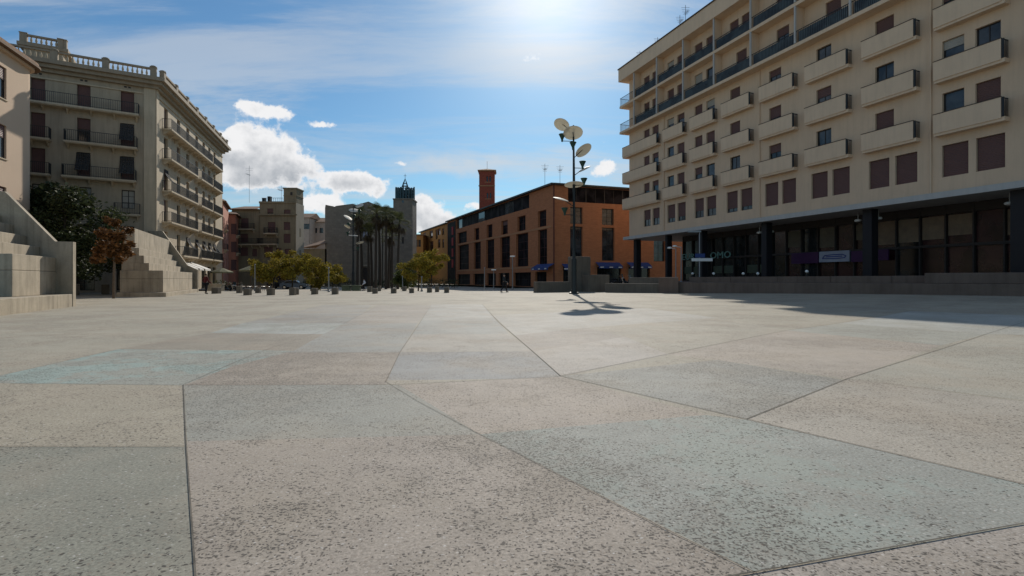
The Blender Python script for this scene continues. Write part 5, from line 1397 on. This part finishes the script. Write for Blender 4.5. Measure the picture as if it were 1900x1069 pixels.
def car(label, px, Y, rz, paint):
    X = at(px, Y); loc = (X, Y, zg(X, Y)); root = thing('parked_car', label, 'car', loc, rz)
    def ex(prof, hw, nm, m, par=root, taper=0, bev=.05):
        b = MB(); n = len(prof); A = [(x, -hw+(taper*(z-.9) if z > .9 else 0), z) for x, z in prof]; B_ = [(x, hw-(taper*(z-.9) if z > .9 else 0), z) for x, z in prof]
        b.poly(A); b.poly(B_[::-1])
        for i in range(n): j = (i+1) % n; b.poly([A[j], A[i], B_[i], B_[j]])
        return b.build(nm, M[m], par, loc, rz, bevel=bev)
    bd = ex([(-2.05,.35),(2.0,.35),(2.08,.62),(1.95,.82),(1.05,.95),(.45,1.40),(-1.0,1.45),(-1.75,1.0),(-2.05,.92)], .85, 'body', paint, taper=.28)
    for s in (-1, 1):
        b = MB(); y = s*.80; P = [(.92,.97),(.42,1.34),(-.95,1.38),(-1.55,1.0)]; b.poly([(x, s*(.87-.28*(z-.9)), z) for x, z in P]); b.build('side_window', M['glass'], root, loc, rz)
        for x in (-1.3, 1.3):
            b = MB(); b.tube([(x, s*.70, .33), (x, s*.88, .33)], .33, 18); w = b.build('wheel', M['rubber'], root, loc, rz); b = MB(); b.tube([(x, s*.881, .33), (x, s*.9, .33)], .2, 12); b.build('rim', M['chrome'], w, loc, rz)
        b = MB(); b.box(1.98, 2.1, s*.6-.14, s*.6+.14, .62, .76); b.build('headlight', M['globe'], root, loc, rz)
    b = MB(); b.poly([(1.08,-.78,.98),(1.08,.78,.98),(.5,.68,1.385),(.5,-.68,1.385)]); b.build('windscreen', M['glass'], root, loc, rz)
car('grey blue car parked in shade under the yellow green trees', 546, 84, R(8), 'paint_b')
car('black car parked in shade left of the grey blue car', 522, 86, R(4), 'paint_k')
# white balls on stems, added to stand for bright reflections along the parapet
for i, px in enumerate((1285, 1324, 1379, 1406, 1497)):
    Y = 46-i*1.7 if px < 1450 else 37.5; loc = (at(px, Y), Y, .98)
    h = hz(508 if px < 1450 else 504, Y)-.98
    root = thing('glint_ball', 'small white ball on a short stem, added as a reflection behind the parapet, %s from the left' % ordn[i], 'added glint', loc, 0, 'added glints behind the parapet')
    b = MB(); b.tube([(0,0,0),(0,0,h-.08)], .03, 6); b.build('stem', M['iron'], root, loc)
    b = MB(); b.lathe([(.03,-.1),(.11,-.04),(.12,.03),(.07,.1),(.01,.12)], 12, (0,0,h)); b.build('globe', M['globe'], root, loc, smooth=True)

# ------------------------------------------------------------------ sky
def world():
    w = bpy.data.worlds.new('World'); bpy.context.scene.world = w; w.use_nodes = True; nt = w.node_tree
    bg = nt.nodes['Background']; bg.inputs[1].default_value = .105
    sky = nt.nodes.new('ShaderNodeTexSky'); sky.sky_type = 'NISHITA'; sky.sun_disc = False
    sky.sun_elevation = SUN_EL; sky.sun_rotation = SUN_AZ; sky.air_density = 1.15; sky.dust_density = .25; sky.ozone_density = 1.6
    tc = nt.nodes.new('ShaderNodeTexCoord'); vec = tc.outputs['Generated']
    sp = nt.nodes.new('ShaderNodeSeparateXYZ'); nt.links.new(vec, sp.inputs[0]); x, y, z = sp.outputs
    az = math_(nt, 'ARCTAN2', x, y); el = math_(nt, 'ARCSINE', z)
    # warped coordinates
    n1 = nt.nodes.new('ShaderNodeTexNoise'); n1.inputs['Scale'].default_value = 9; n1.inputs['Detail'].default_value = 7; n1.inputs['Roughness'].default_value = .6; nt.links.new(vec, n1.inputs[0])
    sc = nt.nodes.new('ShaderNodeSeparateColor'); nt.links.new(n1.outputs['Color'], sc.inputs[0])
    azw = math_(nt, 'ADD', az, math_(nt, 'MULTIPLY', math_(nt, 'SUBTRACT', sc.outputs[0], .5), .15))
    elw = math_(nt, 'ADD', el, math_(nt, 'MULTIPLY', math_(nt, 'SUBTRACT', sc.outputs[1], .5), .085))
    def ae(px, py, wx, wy):
        p, q = px-950, 518-py; a = math.atan2(p, 950); e = math.atan2(q, math.hypot(950, p))
        return a, e, wx/950*math.cos(a)**2, wy/950*math.cos(a)
    blobs = [(500,208,58,17,1.05),(430,250,40,14,.9),(655,352,40,16,1.0),(455,200,26,9,.8),(600,230,20,7,.7),(430,272,50,26,1.1),(500,280,58,34,1.15),(470,318,85,24,1.1),(560,312,42,20,1.0),(645,340,42,20,1.05),(600,392,45,24,1.0),(570,378,26,14,.8),(795,398,42,30,1.1),(760,412,30,22,.9),(820,415,30,16,.9),(1118,305,26,12,.85),(880,388,20,12,.9),(725,303,30,8,.7),(985,115,40,12,.55),(200,420,90,30,.9),(-200,330,160,60,1),(2300,300,200,70,1),(1300,420,100,40,.8)]
    tot = None; low = None
    for px, py, wx, wy, am in blobs:
        a, e, sa, se = ae(px, py, wx, wy)
        da = math_(nt, 'DIVIDE', math_(nt, 'SUBTRACT', azw, a), sa); de = math_(nt, 'DIVIDE', math_(nt, 'SUBTRACT', elw, e), se)
        d2 = math_(nt, 'ADD', math_(nt, 'MULTIPLY', da, da), math_(nt, 'MULTIPLY', de, de))
        g = math_(nt, 'MULTIPLY', math_(nt, 'EXPONENT', math_(nt, 'MULTIPLY', d2, -.9)), am)
        tot = g if tot is None else math_(nt, 'ADD', tot, g)
        if (px, py) in ((500,210),(430,272),(500,280),(470,318),(560,312),(795,398),(645,340)):
            l = math_(nt, 'MULTIPLY', g, math_(nt, 'MULTIPLY', math_(nt, 'SUBTRACT', .35, de), .9), clamp=True) if False else math_(nt, 'MULTIPLY', g, mapr(nt, de, -.9, .5, 1, 0))
            low = l if low is None else math_(nt, 'ADD', low, l)
    fb = noise(nt, vec, 19, 10, .64)
    dens = math_(nt, 'ADD', tot, math_(nt, 'MULTIPLY', math_(nt, 'SUBTRACT', fb, .5), 2.3))
    dm = mapr(nt, dens, .40, .78, 0, 1, True)
    # colour of cumulus: sunlit white to grey undersides
    shn = noise(nt, vec, 38, 7, .6)
    sh = math_(nt, 'ADD', math_(nt, 'MULTIPLY', low, .75), math_(nt, 'MULTIPLY', math_(nt, 'SUBTRACT', shn, .5), 1.1), clamp=True)
    rim = mapr(nt, dens, .5, 1.15, 0, 1)
    sh = math_(nt, 'MULTIPLY', sh, rim)
    ccol = mixc(nt, sh, (9.4,9.4,9.5), (3.3,3.7,4.2))
    # high thin cirrus, projected on a plane overhead
    den = math_(nt, 'ADD', math_(nt, 'MAXIMUM', z, 0), .12)
    cb = nt.nodes.new('ShaderNodeCombineXYZ'); nt.links.new(math_(nt, 'DIVIDE', x, den), cb.inputs[0]); nt.links.new(math_(nt, 'DIVIDE', y, den), cb.inputs[1])
    mp = nt.nodes.new('ShaderNodeMapping'); mp.inputs['Rotation'].default_value = (0,0,R(-32)); mp.inputs['Scale'].default_value = (.55, 1.7, 1); nt.links.new(cb.outputs[0], mp.inputs[0])
    ci = nt.nodes.new('ShaderNodeTexNoise'); ci.inputs['Scale'].default_value = 1.15; ci.inputs['Detail'].default_value = 11; ci.inputs['Roughness'].default_value = .64; ci.inputs['Distortion'].default_value = .7; nt.links.new(mp.outputs[0], ci.inputs[0])
    big = noise(nt, cb.outputs[0], .35, 3, .5)
    cim = math_(nt, 'MULTIPLY', mapr(nt, ci.outputs[0], .41, .66, 0, 1, True), mapr(nt, big, .32, .62, .3, 1))
    # brighter veil towards the sun
    sd = Vector((math.sin(SUN_AZ)*math.cos(SUN_EL), math.cos(SUN_AZ)*math.cos(SUN_EL), math.sin(SUN_EL)))
    dt = nt.nodes.new('ShaderNodeVectorMath'); dt.operation = 'DOT_PRODUCT'; nt.links.new(vec, dt.inputs[0]); dt.inputs[1].default_value = sd
    cs = math_(nt, 'MAXIMUM', dt.outputs['Value'], 0)
    veil = math_(nt, 'MULTIPLY', math_(nt, 'POWER', cs, 55), math_(nt, 'ADD', .35, math_(nt, 'MULTIPLY', mapr(nt, ci.outputs[0], .35, .7, 0, 1), .75)))
    cf = math_(nt, 'ADD', math_(nt, 'MULTIPLY', cim, .75), math_(nt, 'MULTIPLY', veil, .42), clamp=True)
    col = sky.outputs[0]
    col = mixc(nt, 1.0, col, (.49, .75, .92), 'MULTIPLY')
    col = mixc(nt, cf, col, (6.6,6.9,7.2))
    st = mapr(nt, math_(nt, 'MULTIPLY', math_(nt, 'EXPONENT', math_(nt, 'MULTIPLY', math_(nt, 'POWER', math_(nt, 'DIVIDE', math_(nt, 'SUBTRACT', elw, .215), .014), 2), -1)), mapr(nt, math_(nt, 'ABSOLUTE', math_(nt, 'ADD', az, .10)), .05, .2, 1, 0)), .1, 1, 0, .6)
    col = mixc(nt, st, col, (6.8,7.1,7.4))
    col = mixc(nt, dm, col, ccol)
    glow = math_(nt, 'ADD', math_(nt, 'MULTIPLY', math_(nt, 'POWER', cs, 60), 1.5), math_(nt, 'MULTIPLY', math_(nt, 'POWER', cs, 160), 2.6))
    gl = nt.nodes.new('ShaderNodeVectorMath'); gl.operation = 'SCALE'; gl.inputs[0].default_value = (1.0,.98,.97); nt.links.new(glow, gl.inputs[3])
    ad = nt.nodes.new('ShaderNodeVectorMath'); ad.operation = 'ADD'; nt.links.new(col, ad.inputs[0]); nt.links.new(gl.outputs[0], ad.inputs[1])
    nt.links.new(ad.outputs[0], bg.inputs[0])
    w['kind'] = 'structure'
    return sd
sd = world()
ld = bpy.data.lights.new('sun', 'SUN'); ld.energy = 4.2; ld.angle = R(.53); ld.color = (1.0, .93, .83)
lo = bpy.data.objects.new('sun', ld); C.objects.link(lo); lo.rotation_euler = sd.to_track_quat('Z', 'Y').to_euler()

# ------------------------------------------------------------------ camera
cd = bpy.data.cameras.new('camera'); cam = bpy.data.objects.new('camera', cd); C.objects.link(cam)
cam.location = (0, 0, CAMH); cam.rotation_euler = (math.pi/2, 0, 0); cd.sensor_width = 36; cd.lens = 18
cd.shift_y = -(534.5-HY)/1900; cd.clip_end = 4000; cd.clip_start = .05
sc = bpy.context.scene; sc.camera = cam
sc.view_settings.view_transform = 'Standard'; sc.view_settings.look = 'None'; sc.view_settings.gamma = 1
sc.view_settings.exposure = -0.15
sc.render.resolution_x, sc.render.resolution_y = 1024, 576
